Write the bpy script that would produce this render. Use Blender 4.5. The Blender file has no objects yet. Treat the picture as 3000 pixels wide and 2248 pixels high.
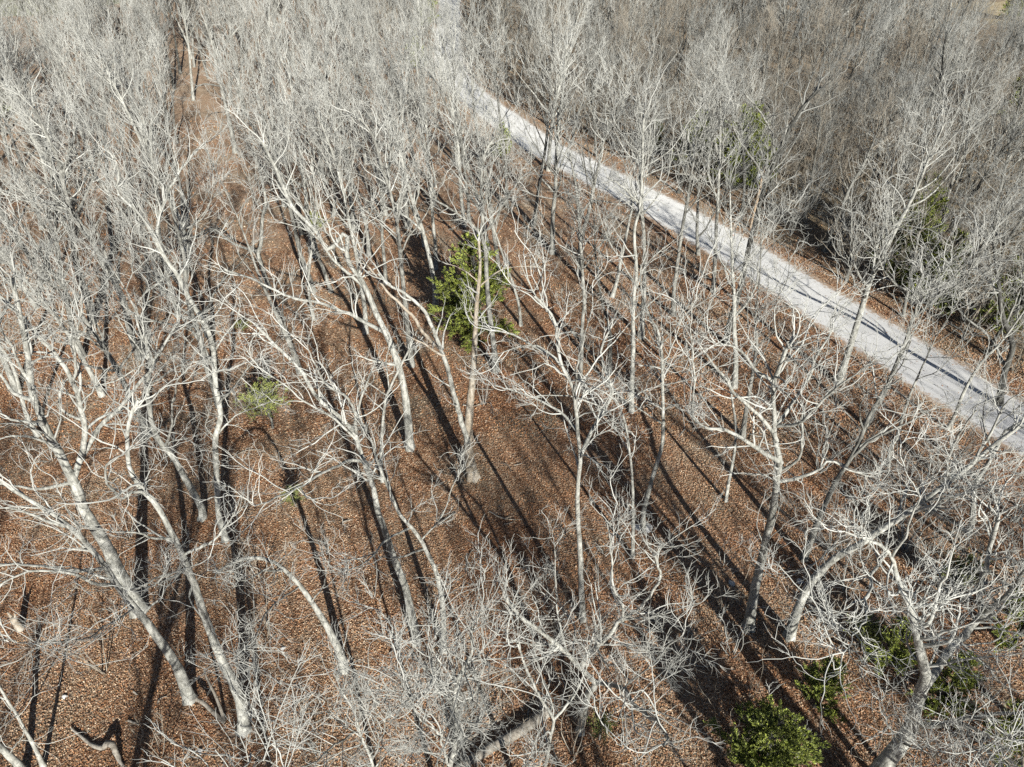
import bpy, bmesh, math, random
import numpy as np
from mathutils import Vector
R = math.radians
scene = bpy.context.scene
COL = scene.collection

# ------------------------------------------------------------------ camera, sky, sun, exposure
CAM_H = 30.0
PITCH = R(37.0)
cam = bpy.data.cameras.new("camera")
cam.sensor_width = 36.0
cam.lens = 24.98
cam.clip_start = 0.1
cam.clip_end = 5000.0
cam_ob = bpy.data.objects.new("camera", cam)
COL.objects.link(cam_ob)
cam_ob.location = (0, 0, CAM_H)
cam_ob.rotation_euler = (R(90) - PITCH, 0, 0)
scene.camera = cam_ob

SUN_ALT = R(23.0)
SUN_AZ = R(21.0)          # the sun stands behind the camera, this far to its right; shadows run ahead and to the left
sun_dir = Vector((math.sin(SUN_AZ) * math.cos(SUN_ALT), -math.cos(SUN_AZ) * math.cos(SUN_ALT), math.sin(SUN_ALT)))
sun = bpy.data.lights.new("sun", 'SUN')
sun.energy = 5.0
sun.angle = R(0.5)
sun.color = (1.0, 0.98, 0.93)
sun_ob = bpy.data.objects.new("sun", sun)
COL.objects.link(sun_ob)
sun_ob.rotation_euler = sun_dir.to_track_quat('Z', 'Y').to_euler()
sun_ob.location = (20, -30, 60)

world = bpy.data.worlds.new("World")
scene.world = world
world.use_nodes = True
wn = world.node_tree
wn.nodes.clear()
w_out = wn.nodes.new('ShaderNodeOutputWorld')
w_bg = wn.nodes.new('ShaderNodeBackground')
w_sky = wn.nodes.new('ShaderNodeTexSky')
w_sky.sky_type = 'NISHITA'
w_sky.sun_disc = False
w_sky.sun_elevation = SUN_ALT
w_sky.sun_rotation = math.pi - SUN_AZ
w_sky.air_density = 0.55      # clear dry winter air: a deep sky, dark shade
w_sky.dust_density = 0.2
w_bg.inputs['Strength'].default_value = 0.05
wn.links.new(w_sky.outputs[0], w_bg.inputs[0])
wn.links.new(w_bg.outputs[0], w_out.inputs[0])
scene.view_settings.view_transform = 'Standard'
scene.view_settings.look = 'None'
scene.view_settings.gamma = 1.0
scene.view_settings.exposure = 1.0
scene.cycles.max_bounces = 5
scene.cycles.diffuse_bounces = 1
scene.cycles.glossy_bounces = 1
scene.cycles.use_denoising = False

rng = np.random.default_rng(11)
rnd = random.Random(11)


# ------------------------------------------------------------------ materials
def nt(name, rough=0.9, spec=0.2):
    m = bpy.data.materials.new(name)
    m.use_nodes = True
    b = m.node_tree.nodes['Principled BSDF']
    b.inputs['Roughness'].default_value = rough
    b.inputs['Specular IOR Level'].default_value = spec
    return m, m.node_tree, b


def node(t, kind, **kw):
    n = t.nodes.new(kind)
    for k, v in kw.items():
        setattr(n, k, v)
    return n


def ramp(t, fac, stops):
    n = t.nodes.new('ShaderNodeValToRGB')
    e = n.color_ramp.elements
    while len(e) < len(stops):
        e.new(0.5)
    for i, (p, c) in enumerate(stops):
        e[i].position = p
        e[i].color = (*c, 1)
    t.links.new(fac, n.inputs['Fac'])
    return n.outputs['Color']


def noise(t, vec, scale, detail=4, rough=0.55):
    n = t.nodes.new('ShaderNodeTexNoise')
    n.inputs['Scale'].default_value = scale
    n.inputs['Detail'].default_value = detail
    n.inputs['Roughness'].default_value = rough
    t.links.new(vec, n.inputs['Vector'])
    return n.outputs['Fac']


def mixc(t, fac, a, b, mode='MIX'):
    n = t.nodes.new('ShaderNodeMix')
    n.data_type = 'RGBA'
    n.blend_type = mode
    for val, idx in ((fac, 0), (a, 6), (b, 7)):
        if hasattr(val, 'links') or isinstance(val, bpy.types.NodeSocket):
            t.links.new(val, n.inputs[idx])
        elif idx == 0:
            n.inputs[0].default_value = val
        else:
            n.inputs[idx].default_value = (*val, 1)
    return n.outputs[2]


def bump(t, b, height, strength, dist):
    n = t.nodes.new('ShaderNodeBump')
    n.inputs['Strength'].default_value = strength
    n.inputs['Distance'].default_value = dist
    t.links.new(height, n.inputs['Height'])
    t.links.new(n.outputs[0], b.inputs['Normal'])


def bark(name, dark, mid, pale, vary=0.25, base_dark=True):
    """mottled bark: grey plates, pale lichen patches, vertical streaks"""
    m, t, b = nt(name, 0.92, 0.15)
    tc = node(t, 'ShaderNodeTexCoord')
    mp = node(t, 'ShaderNodeMapping')
    mp.inputs['Scale'].default_value = (1, 1, 0.35)
    t.links.new(tc.outputs['Object'], mp.inputs['Vector'])
    n1 = noise(t, mp.outputs[0], 2.0, 6, 0.68)
    n2 = noise(t, mp.outputs[0], 8.0, 5, 0.75)
    c1 = ramp(t, n1, [(0.36, dark), (0.48, mid), (0.60, pale)])
    c2 = ramp(t, n2, [(0.36, tuple(x * 0.45 for x in mid)), (0.47, mid), (0.60, pale)])
    c = mixc(t, 0.55, c1, c2)
    mp2 = node(t, 'ShaderNodeMapping')
    mp2.inputs['Scale'].default_value = (1.2, 1.2, 3.2)
    t.links.new(tc.outputs['Object'], mp2.inputs['Vector'])
    scar = ramp(t, noise(t, mp2.outputs[0], 3.0, 4, 0.7), [(0.62, (0, 0, 0)), (0.70, (1, 1, 1))])
    c = mixc(t, scar, c, tuple(x * 0.5 for x in dark))
    oi = node(t, 'ShaderNodeObjectInfo')
    v = node(t, 'ShaderNodeMapRange')
    v.inputs['To Min'].default_value = 1 - vary
    v.inputs['To Max'].default_value = 1 + vary * 0.6
    t.links.new(oi.outputs['Random'], v.inputs['Value'])
    hs = node(t, 'ShaderNodeHueSaturation')
    t.links.new(c, hs.inputs['Color'])
    t.links.new(v.outputs[0], hs.inputs['Value'])
    t.links.new(hs.outputs[0], b.inputs['Base Color'])
    bump(t, b, n2, 0.6, 0.03)
    return m


def twig_mat(name, a, c, vary=0.2):
    m, t, b = nt(name, 0.85, 0.2)
    tc = node(t, 'ShaderNodeTexCoord')
    n1 = noise(t, tc.outputs['Object'], 0.9, 3)
    col = ramp(t, n1, [(0.35, a), (0.65, c)])
    oi = node(t, 'ShaderNodeObjectInfo')
    v = node(t, 'ShaderNodeMapRange')
    v.inputs['To Min'].default_value = 1 - vary
    v.inputs['To Max'].default_value = 1 + vary
    t.links.new(oi.outputs['Random'], v.inputs['Value'])
    hs = node(t, 'ShaderNodeHueSaturation')
    t.links.new(col, hs.inputs['Color'])
    t.links.new(v.outputs[0], hs.inputs['Value'])
    t.links.new(hs.outputs[0], b.inputs['Base Color'])
    return m


M = {}
M['bark'] = bark('pale_bark', (.10, .098, .082), (.255, .251, .218), (.43, .425, .38), 0.15)
M['bark_grey'] = bark('grey_bark', (.06, .059, .05), (.165, .161, .14), (.32, .315, .278), 0.3)
M['bark_dark'] = bark('dark_bark', (.022, .021, .019), (.055, .053, .046), (.13, .128, .112))
M['peeled'] = bark('peeled_wood', (.17, .135, .095), (.28, .235, .175), (.37, .335, .28), 0.05)
M['twig'] = twig_mat('pale_twig', (.29, .287, .255), (.44, .436, .395), 0.14)
M['twig_grey'] = twig_mat('grey_twig', (.17, .17, .152), (.29, .288, .262))
M['twig_brown'] = twig_mat('brown_twig', (.18, .155, .12), (.29, .258, .205))
M['dead_wood'] = bark('weathered_wood', (.10, .088, .07), (.21, .185, .15), (.33, .30, .25), 0.2)
M['pole_wood'] = bark('pole_wood', (.22, .16, .10), (.33, .25, .17), (.42, .34, .25), 0.05)


def ground_mat():
    m, t, b = nt('leaf_covered_ground', 0.95, 0.1)
    g = node(t, 'ShaderNodeNewGeometry')
    pos = g.outputs['Position']
    vo = node(t, 'ShaderNodeTexVoronoi')
    vo.inputs['Scale'].default_value = 9.0
    t.links.new(pos, vo.inputs['Vector'])
    sep = node(t, 'ShaderNodeSeparateColor')
    t.links.new(vo.outputs['Color'], sep.inputs[0])
    leaf = ramp(t, sep.outputs[0], [(0.0, (.075, .035, .018)), (0.3, (.19, .088, .045)), (0.6, (.29, .15, .08)), (0.85, (.37, .22, .13)), (1.0, (.48, .37, .27))])
    big = noise(t, pos, 0.22, 4, 0.6)
    leaf2 = ramp(t, sep.outputs[1], [(0.0, (.11, .075, .045)), (0.5, (.26, .19, .125)), (1.0, (.40, .33, .24))])
    f = ramp(t, big, [(0.42, (0, 0, 0)), (0.62, (1, 1, 1))])
    col = mixc(t, f, leaf, leaf2)
    # bare straw-coloured strip up the left, olive brush ground past the road
    sx = node(t, 'ShaderNodeSeparateXYZ')
    t.links.new(pos, sx.inputs[0])
    ma = node(t, 'ShaderNodeMath', operation='MULTIPLY_ADD')   # x + 0.62*y : position across the road line
    t.links.new(sx.outputs['Y'], ma.inputs[0])
    ma.inputs[1].default_value = 0.55
    t.links.new(sx.outputs['X'], ma.inputs[2])
    nb = noise(t, pos, 0.12, 3)
    ad = node(t, 'ShaderNodeMath', operation='MULTIPLY_ADD')
    t.links.new(nb, ad.inputs[0])
    ad.inputs[1].default_value = 14.0
    t.links.new(ma.outputs[0], ad.inputs[2])
    mr = node(t, 'ShaderNodeMapRange')
    mr.inputs['From Min'].default_value = 64.0
    mr.inputs['From Max'].default_value = 78.0
    t.links.new(ad.outputs[0], mr.inputs['Value'])
    n3 = noise(t, pos, 1.6, 6, 0.7)
    brush = ramp(t, n3, [(0.3, (.06, .05, .03)), (0.5, (.15, .125, .075)), (0.62, (.24, .20, .12)), (0.75, (.20, .12, .07))])
    col = mixc(t, mr.outputs[0], col, brush)
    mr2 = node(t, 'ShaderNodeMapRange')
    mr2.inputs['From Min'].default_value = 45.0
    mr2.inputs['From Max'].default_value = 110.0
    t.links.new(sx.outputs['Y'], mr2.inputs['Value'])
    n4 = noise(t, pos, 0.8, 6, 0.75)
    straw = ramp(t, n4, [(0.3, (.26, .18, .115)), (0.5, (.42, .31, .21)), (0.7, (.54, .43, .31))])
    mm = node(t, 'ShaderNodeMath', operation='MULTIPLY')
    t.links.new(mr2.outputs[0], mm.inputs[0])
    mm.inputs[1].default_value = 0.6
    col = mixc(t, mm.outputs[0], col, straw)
    t.links.new(col, b.inputs['Base Color'])
    bump(t, b, vo.outputs['Distance'], 1.0, 0.06)
    return m


def road_mat():
    m, t, b = nt('gravel', 0.95, 0.15)
    g = node(t, 'ShaderNodeTexCoord')
    uv = node(t, 'ShaderNodeUVMap')
    sx = node(t, 'ShaderNodeSeparateXYZ')
    t.links.new(uv.outputs[0], sx.inputs[0])
    n0 = noise(t, g.outputs['Object'], 30.0, 4, 0.7)
    n1 = noise(t, g.outputs['Object'], 0.8, 4, 0.6)
    mp = node(t, 'ShaderNodeMapping')
    mp.inputs['Scale'].default_value = (7.0, 0.18, 1)
    t.links.new(uv.outputs[0], mp.inputs['Vector'])
    n2 = noise(t, mp.outputs[0], 1.3, 4, 0.6)
    c = ramp(t, n0, [(0.3, (.56, .55, .51)), (0.6, (.78, .77, .725)), (0.8, (.86, .85, .81))])
    c = mixc(t, 0.55, c, ramp(t, n2, [(0.36, (.48, .475, .455)), (0.52, (.82, .81, .765))]))
    c = mixc(t, 0.35, c, ramp(t, n1, [(0.35, (.62, .605, .57)), (0.65, (.85, .835, .785))]))
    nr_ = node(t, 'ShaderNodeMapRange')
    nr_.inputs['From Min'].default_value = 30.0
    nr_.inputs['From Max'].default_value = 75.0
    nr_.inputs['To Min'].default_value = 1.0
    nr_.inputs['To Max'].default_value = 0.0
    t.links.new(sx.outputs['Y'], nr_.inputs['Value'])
    c = mixc(t, nr_.outputs[0], c, mixc(t, 1.0, c, (.62, .62, .64), 'MULTIPLY'))  # near end: blue-grey gravel, with some twig shade painted into the colour
    # leaves and earth creep in from the verges
    ed = node(t, 'ShaderNodeMath', operation='SUBTRACT')
    t.links.new(sx.outputs['X'], ed.inputs[0])
    ed.inputs[1].default_value = 0.5
    ab = node(t, 'ShaderNodeMath', operation='ABSOLUTE')
    t.links.new(ed.outputs[0], ab.inputs[0])
    ad = node(t, 'ShaderNodeMath', operation='MULTIPLY_ADD')
    nn = noise(t, g.outputs['Object'], 2.5, 6, 0.75)
    t.links.new(nn, ad.inputs[0])
    ad.inputs[1].default_value = 0.42
    t.links.new(ab.outputs[0], ad.inputs[2])
    f = ramp(t, ad.outputs[0], [(0.585, (0, 0, 0)), (0.66, (1, 1, 1))])
    n5 = noise(t, g.outputs['Object'], 14.0, 4, 0.7)
    earth = ramp(t, n5, [(0.35, (.20, .11, .06)), (0.5, (.34, .24, .16)), (0.65, (.46, .39, .31))])
    c = mixc(t, f, c, earth)
    t.links.new(c, b.inputs['Base Color'])
    bump(t, b, n0, 0.7, 0.02)
    return m


def simple_noise_mat(name, stops, scale, rough=0.9, bmp=0.5, spec=0.2):
    m, t, b = nt(name, rough, spec)
    tc = node(t, 'ShaderNodeTexCoord')
    n = noise(t, tc.outputs['Object'], scale, 6, 0.7)
    t.links.new(ramp(t, n, stops), b.inputs['Base Color'])
    if bmp:
        bump(t, b, n, bmp, 0.05)
    return m


M['ground'] = ground_mat()
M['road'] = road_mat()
M['straw_field'] = simple_noise_mat('straw_field', [(0.3, (.26, .20, .11)), (0.5, (.40, .32, .19)), (0.7, (.50, .42, .27))], 0.35)
M['green_field'] = simple_noise_mat('green_field', [(0.3, (.19, .20, .11)), (0.5, (.29, .29, .17)), (0.7, (.37, .35, .22))], 0.35)
M['rock'] = simple_noise_mat('pale_rock', [(0.3, (.30, .29, .27)), (0.55, (.52, .51, .48)), (0.75, (.62, .61, .58))], 6.0)
M['porcelain'] = simple_noise_mat('porcelain', [(0.3, (.66, .67, .68)), (0.7, (.78, .78, .78))], 4.0, 0.3, 0, 0.5)
M['metal'] = simple_noise_mat('galvanised_metal', [(0.3, (.30, .31, .32)), (0.7, (.45, .46, .47))], 9.0, 0.5, 0, 0.5)


def leafmat(name, c, vary=.25, tr=0.0):
    m, t, b = nt(name, 0.6, 0.35)
    tc = node(t, 'ShaderNodeTexCoord')
    n = noise(t, tc.outputs['Object'], 1.7, 4)
    lo = tuple(x * (1 - vary) for x in c)
    hi = tuple(min(1, x * (1 + vary)) for x in c)
    t.links.new(ramp(t, n, [(0.35, lo), (0.65, hi)]), b.inputs['Base Color'])
    return m


LEAVES = [leafmat('dead_leaf_' + n, c) for n, c in (
    ('rust', (.315, .152, .072)), ('brown', (.235, .118, .060)), ('dark', (.13, .068, .040)),
    ('tan', (.41, .270, .160)), ('pale', (.51, .395, .275)), ('orange', (.38, .188, .078)))]
CEDAR = [leafmat('cedar_green', (.19, .23, .045), .35), leafmat('cedar_dark', (.085, .10, .032), .4), leafmat('cedar_lit', (.34, .38, .07), .3)]  # lit and dark greens paint sun and shade into sprigs, mixed at random
WISP = [leafmat('wisp_green', (.22, .25, .06), .3), leafmat('wisp_dull', (.15, .165, .06), .3), leafmat('wisp_lit', (.32, .34, .10), .25)]  # wisp_lit is a sunlit green put in as colour, strewn at random


# ------------------------------------------------------------------ object helpers
def link(name, me, mats, parent=None):
    o = bpy.data.objects.new(name, me)
    COL.objects.link(o)
    for m in (mats if isinstance(mats, (list, tuple)) else [mats]):
        me.materials.append(m)
    if parent:
        o.parent = parent
    return o


def tag(o, label, cat, group=None):
    o['label'] = label
    o['category'] = cat
    if group:
        o['group'] = group
    return o


def thing(name, label, cat, loc=(0, 0, 0), group=None):
    o = bpy.data.objects.new(name, None)
    COL.objects.link(o)
    o.location = loc
    o.empty_display_size = 0.3
    return tag(o, label, cat, group)


class Geo:
    """collects arrays of verts / quads and writes one mesh"""
    def __init__(s):
        s.v, s.f, s.mi, s.n = [], [], [], 0

    def add(s, v, f, mi=0):
        v = np.asarray(v, np.float32).reshape(-1, 3)
        f = np.asarray(f, np.int32).reshape(-1, 4)
        s.v.append(v)
        s.f.append(f + s.n)
        s.mi.append(np.full(len(f), mi, np.int32) if np.isscalar(mi) else np.asarray(mi, np.int32))
        s.n += len(v)

    def tubes(s, P, Rr, k, mi=0, lobes=None):
        """P (N,S,3), Rr (N,S): N tapering tubes of k sides"""
        N, S, _ = P.shape
        if N == 0:
            return
        T = np.empty_like(P)
        T[:, 1:-1] = P[:, 2:] - P[:, :-2]
        T[:, 0] = P[:, 1] - P[:, 0]
        T[:, -1] = P[:, -1] - P[:, -2]
        T /= np.linalg.norm(T, axis=2, keepdims=True) + 1e-9
        D = P[:, -1] - P[:, 0]
        ref = np.zeros((N, 3))
        ref[np.arange(N), np.argmin(np.abs(D), axis=1)] = 1.0
        U = np.cross(T, ref[:, None, :])
        U /= np.linalg.norm(U, axis=2, keepdims=True) + 1e-9
        V = np.cross(T, U)
        a = np.arange(k) * 2 * np.pi / k
        ring = (U[:, :, None, :] * np.cos(a)[None, None, :, None] + V[:, :, None, :] * np.sin(a)[None, None, :, None])
        verts = P[:, :, None, :] + ring * Rr[:, :, None, None]
        if lobes is not None:
            w = 1 + lobes[:, :, None] * np.cos(a * 5 + 1.3)[None, None, :]
            verts = P[:, :, None, :] + ring * (Rr[:, :, None] * w)[..., None]
        idx = np.arange(N * S * k).reshape(N, S, k)
        i0 = idx[:, :-1, :]
        i1 = idx[:, 1:, :]
        q = np.stack([i0, np.roll(i0, -1, 2), np.roll(i1, -1, 2), i1], -1)
        s.add(verts, q.reshape(-1, 4), mi)

    def mesh(s, name, smooth=True):
        me = bpy.data.meshes.new(name)
        v = np.concatenate(s.v)
        f = np.concatenate(s.f)
        mi = np.concatenate(s.mi)
        me.vertices.add(len(v))
        me.vertices.foreach_set('co', v.ravel())
        me.loops.add(f.size)
        me.loops.foreach_set('vertex_index', f.ravel())
        me.polygons.add(len(f))
        me.polygons.foreach_set('loop_start', np.arange(len(f), dtype=np.int32) * 4)
        me.polygons.foreach_set('material_index', mi)
        me.polygons.foreach_set('use_smooth', np.full(len(f), smooth, bool))
        me.update(calc_edges=True)
        return me


def unit(a):
    return a / (np.linalg.norm(a, axis=-1, keepdims=True) + 1e-9)


def resample(P, n):
    """Catmull-Rom through control points (x,y,z,r) -> n evenly spaced points"""
    P = np.asarray(P, float)
    Q = np.vstack([2 * P[0] - P[1], P, 2 * P[-1] - P[-2]])
    out = []
    for i in range(1, len(Q) - 2):
        p0, p1, p2, p3 = Q[i - 1], Q[i], Q[i + 1], Q[i + 2]
        for u in np.linspace(0, 1, 12, endpoint=False):
            out.append(0.5 * ((2 * p1) + (-p0 + p2) * u + (2 * p0 - 5 * p1 + 4 * p2 - p3) * u * u + (-p0 + 3 * p1 - 3 * p2 + p3) * u ** 3))
    out.append(Q[-2])
    out = np.array(out)
    d = np.r_[0, np.cumsum(np.linalg.norm(np.diff(out[:, :3], axis=0), axis=1))]
    x = np.linspace(0, d[-1], n)
    res = np.stack([np.interp(x, d, out[:, j]) for j in range(4)], 1)
    res[:, 3] = np.maximum(res[:, 3], 0.006)
    return res, d[-1]


def grow(start, direc, length, r0, r1, S, wig, up, g):
    N = len(start)
    P = np.empty((N, S + 1, 3))
    P[:, 0] = start
    d = unit(direc)
    step = (length / S)[:, None]
    for i in range(S):
        d = unit(d + g.normal(0, wig, (N, 3)) + np.array([0, 0, up]))
        P[:, i + 1] = P[:, i] + d * step
    f = np.linspace(0, 1, S + 1)[None, :]
    Rr = r0[:, None] * (1 - f) + r1[:, None] * f
    return P, Rr


def spawn(P, Rr, length, per_m, t0, t1, a0, a1, ratio, lmin, lmax, g, tips=1):
    """points on parents where the next order of branches starts"""
    N, S, _ = P.shape
    cnt = g.poisson(np.maximum(length * per_m * (t1 - t0), 0.01))
    par = np.repeat(np.arange(N), cnt)
    t = g.uniform(t0, t1, len(par))
    if tips:
        par = np.r_[par, np.repeat(np.arange(N), tips)]
        t = np.r_[t, g.uniform(0.93, 0.999, N * tips)]
    x = t * (S - 1)
    i = np.minimum(x.astype(int), S - 2)
    f = (x - i)[:, None]
    p = P[par, i] * (1 - f) + P[par, i + 1] * f
    tan = unit(P[par, i + 1] - P[par, i])
    r = Rr[par, i] * (1 - f[:, 0]) + Rr[par, i + 1] * f[:, 0]
    ang = g.uniform(a0, a1, len(par)) * np.where(t > 0.92, 0.6, 1)
    rv = g.normal(size=(len(par), 3))
    perp = unit(rv - (rv * tan).sum(1, keepdims=True) * tan)
    d = tan * np.cos(ang)[:, None] + perp * np.sin(ang)[:, None]
    ln = np.clip(length[par] * ratio * (1 - 0.5 * t) * g.uniform(0.6, 1.3, len(par)), lmin, lmax)
    return p, d, ln, r


def twigs(geo, P, Rr, length, g, size=1.0, dens=1.0, up=0.08, t0=0.15, fine=1.0, wig=0.22, mi=0, tw=0.0062, l3=(0.35, 1.5), l4=(0.2, 0.75), spread=1.0):
    """orders 2-4 of a crown, grown from the given limbs; all go into one mesh"""
    p, d, ln, r = spawn(P, Rr, length, 1.15 * dens, t0, 1.0, 0.55, 1.15, 0.42, 0.8 * size, 3.0 * size, g, tips=2)
    r2 = np.clip(r * 0.55, 0.011, 0.05)
    P2, R2 = grow(p, d, ln, r2, np.full(len(p), 0.009), 6, wig, up, g)
    geo.tubes(P2, R2, 4, mi)
    p, d, ln3, r = spawn(P2, R2, ln, 2.3 * dens, 0.12, 1.0, 0.5 * spread, 1.1 * spread, 0.45, l3[0] * size, l3[1] * size, g, tips=1)
    P3, R3 = grow(p, d, ln3, np.clip(r * 0.7, 0.0075, 0.02), np.full(len(p), tw), 4, wig * 1.1, up, g)
    geo.tubes(P3, R3, 3, mi)
    p, d, ln4, r = spawn(P3, R3, ln3, 4.2 * dens * fine, 0.1, 1.0, 0.45 * spread, 1.1 * spread, 0.55, l4[0] * size, l4[1] * size, g, tips=1)
    P4, R4 = grow(p, d, ln4, np.full(len(p), tw), np.full(len(p), tw * 0.42), 3, wig * 1.1, up, g)
    geo.tubes(P4, R4, 3, mi)


def wobble(P, amp, g):
    n = len(P)
    w = np.cumsum(g.normal(0, 1, (n, 3)), 0)
    w -= np.linspace(0, 1, n)[:, None] * w[-1]
    return P + w * amp * np.linspace(0, 1, n)[:, None] ** 0.3



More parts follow.
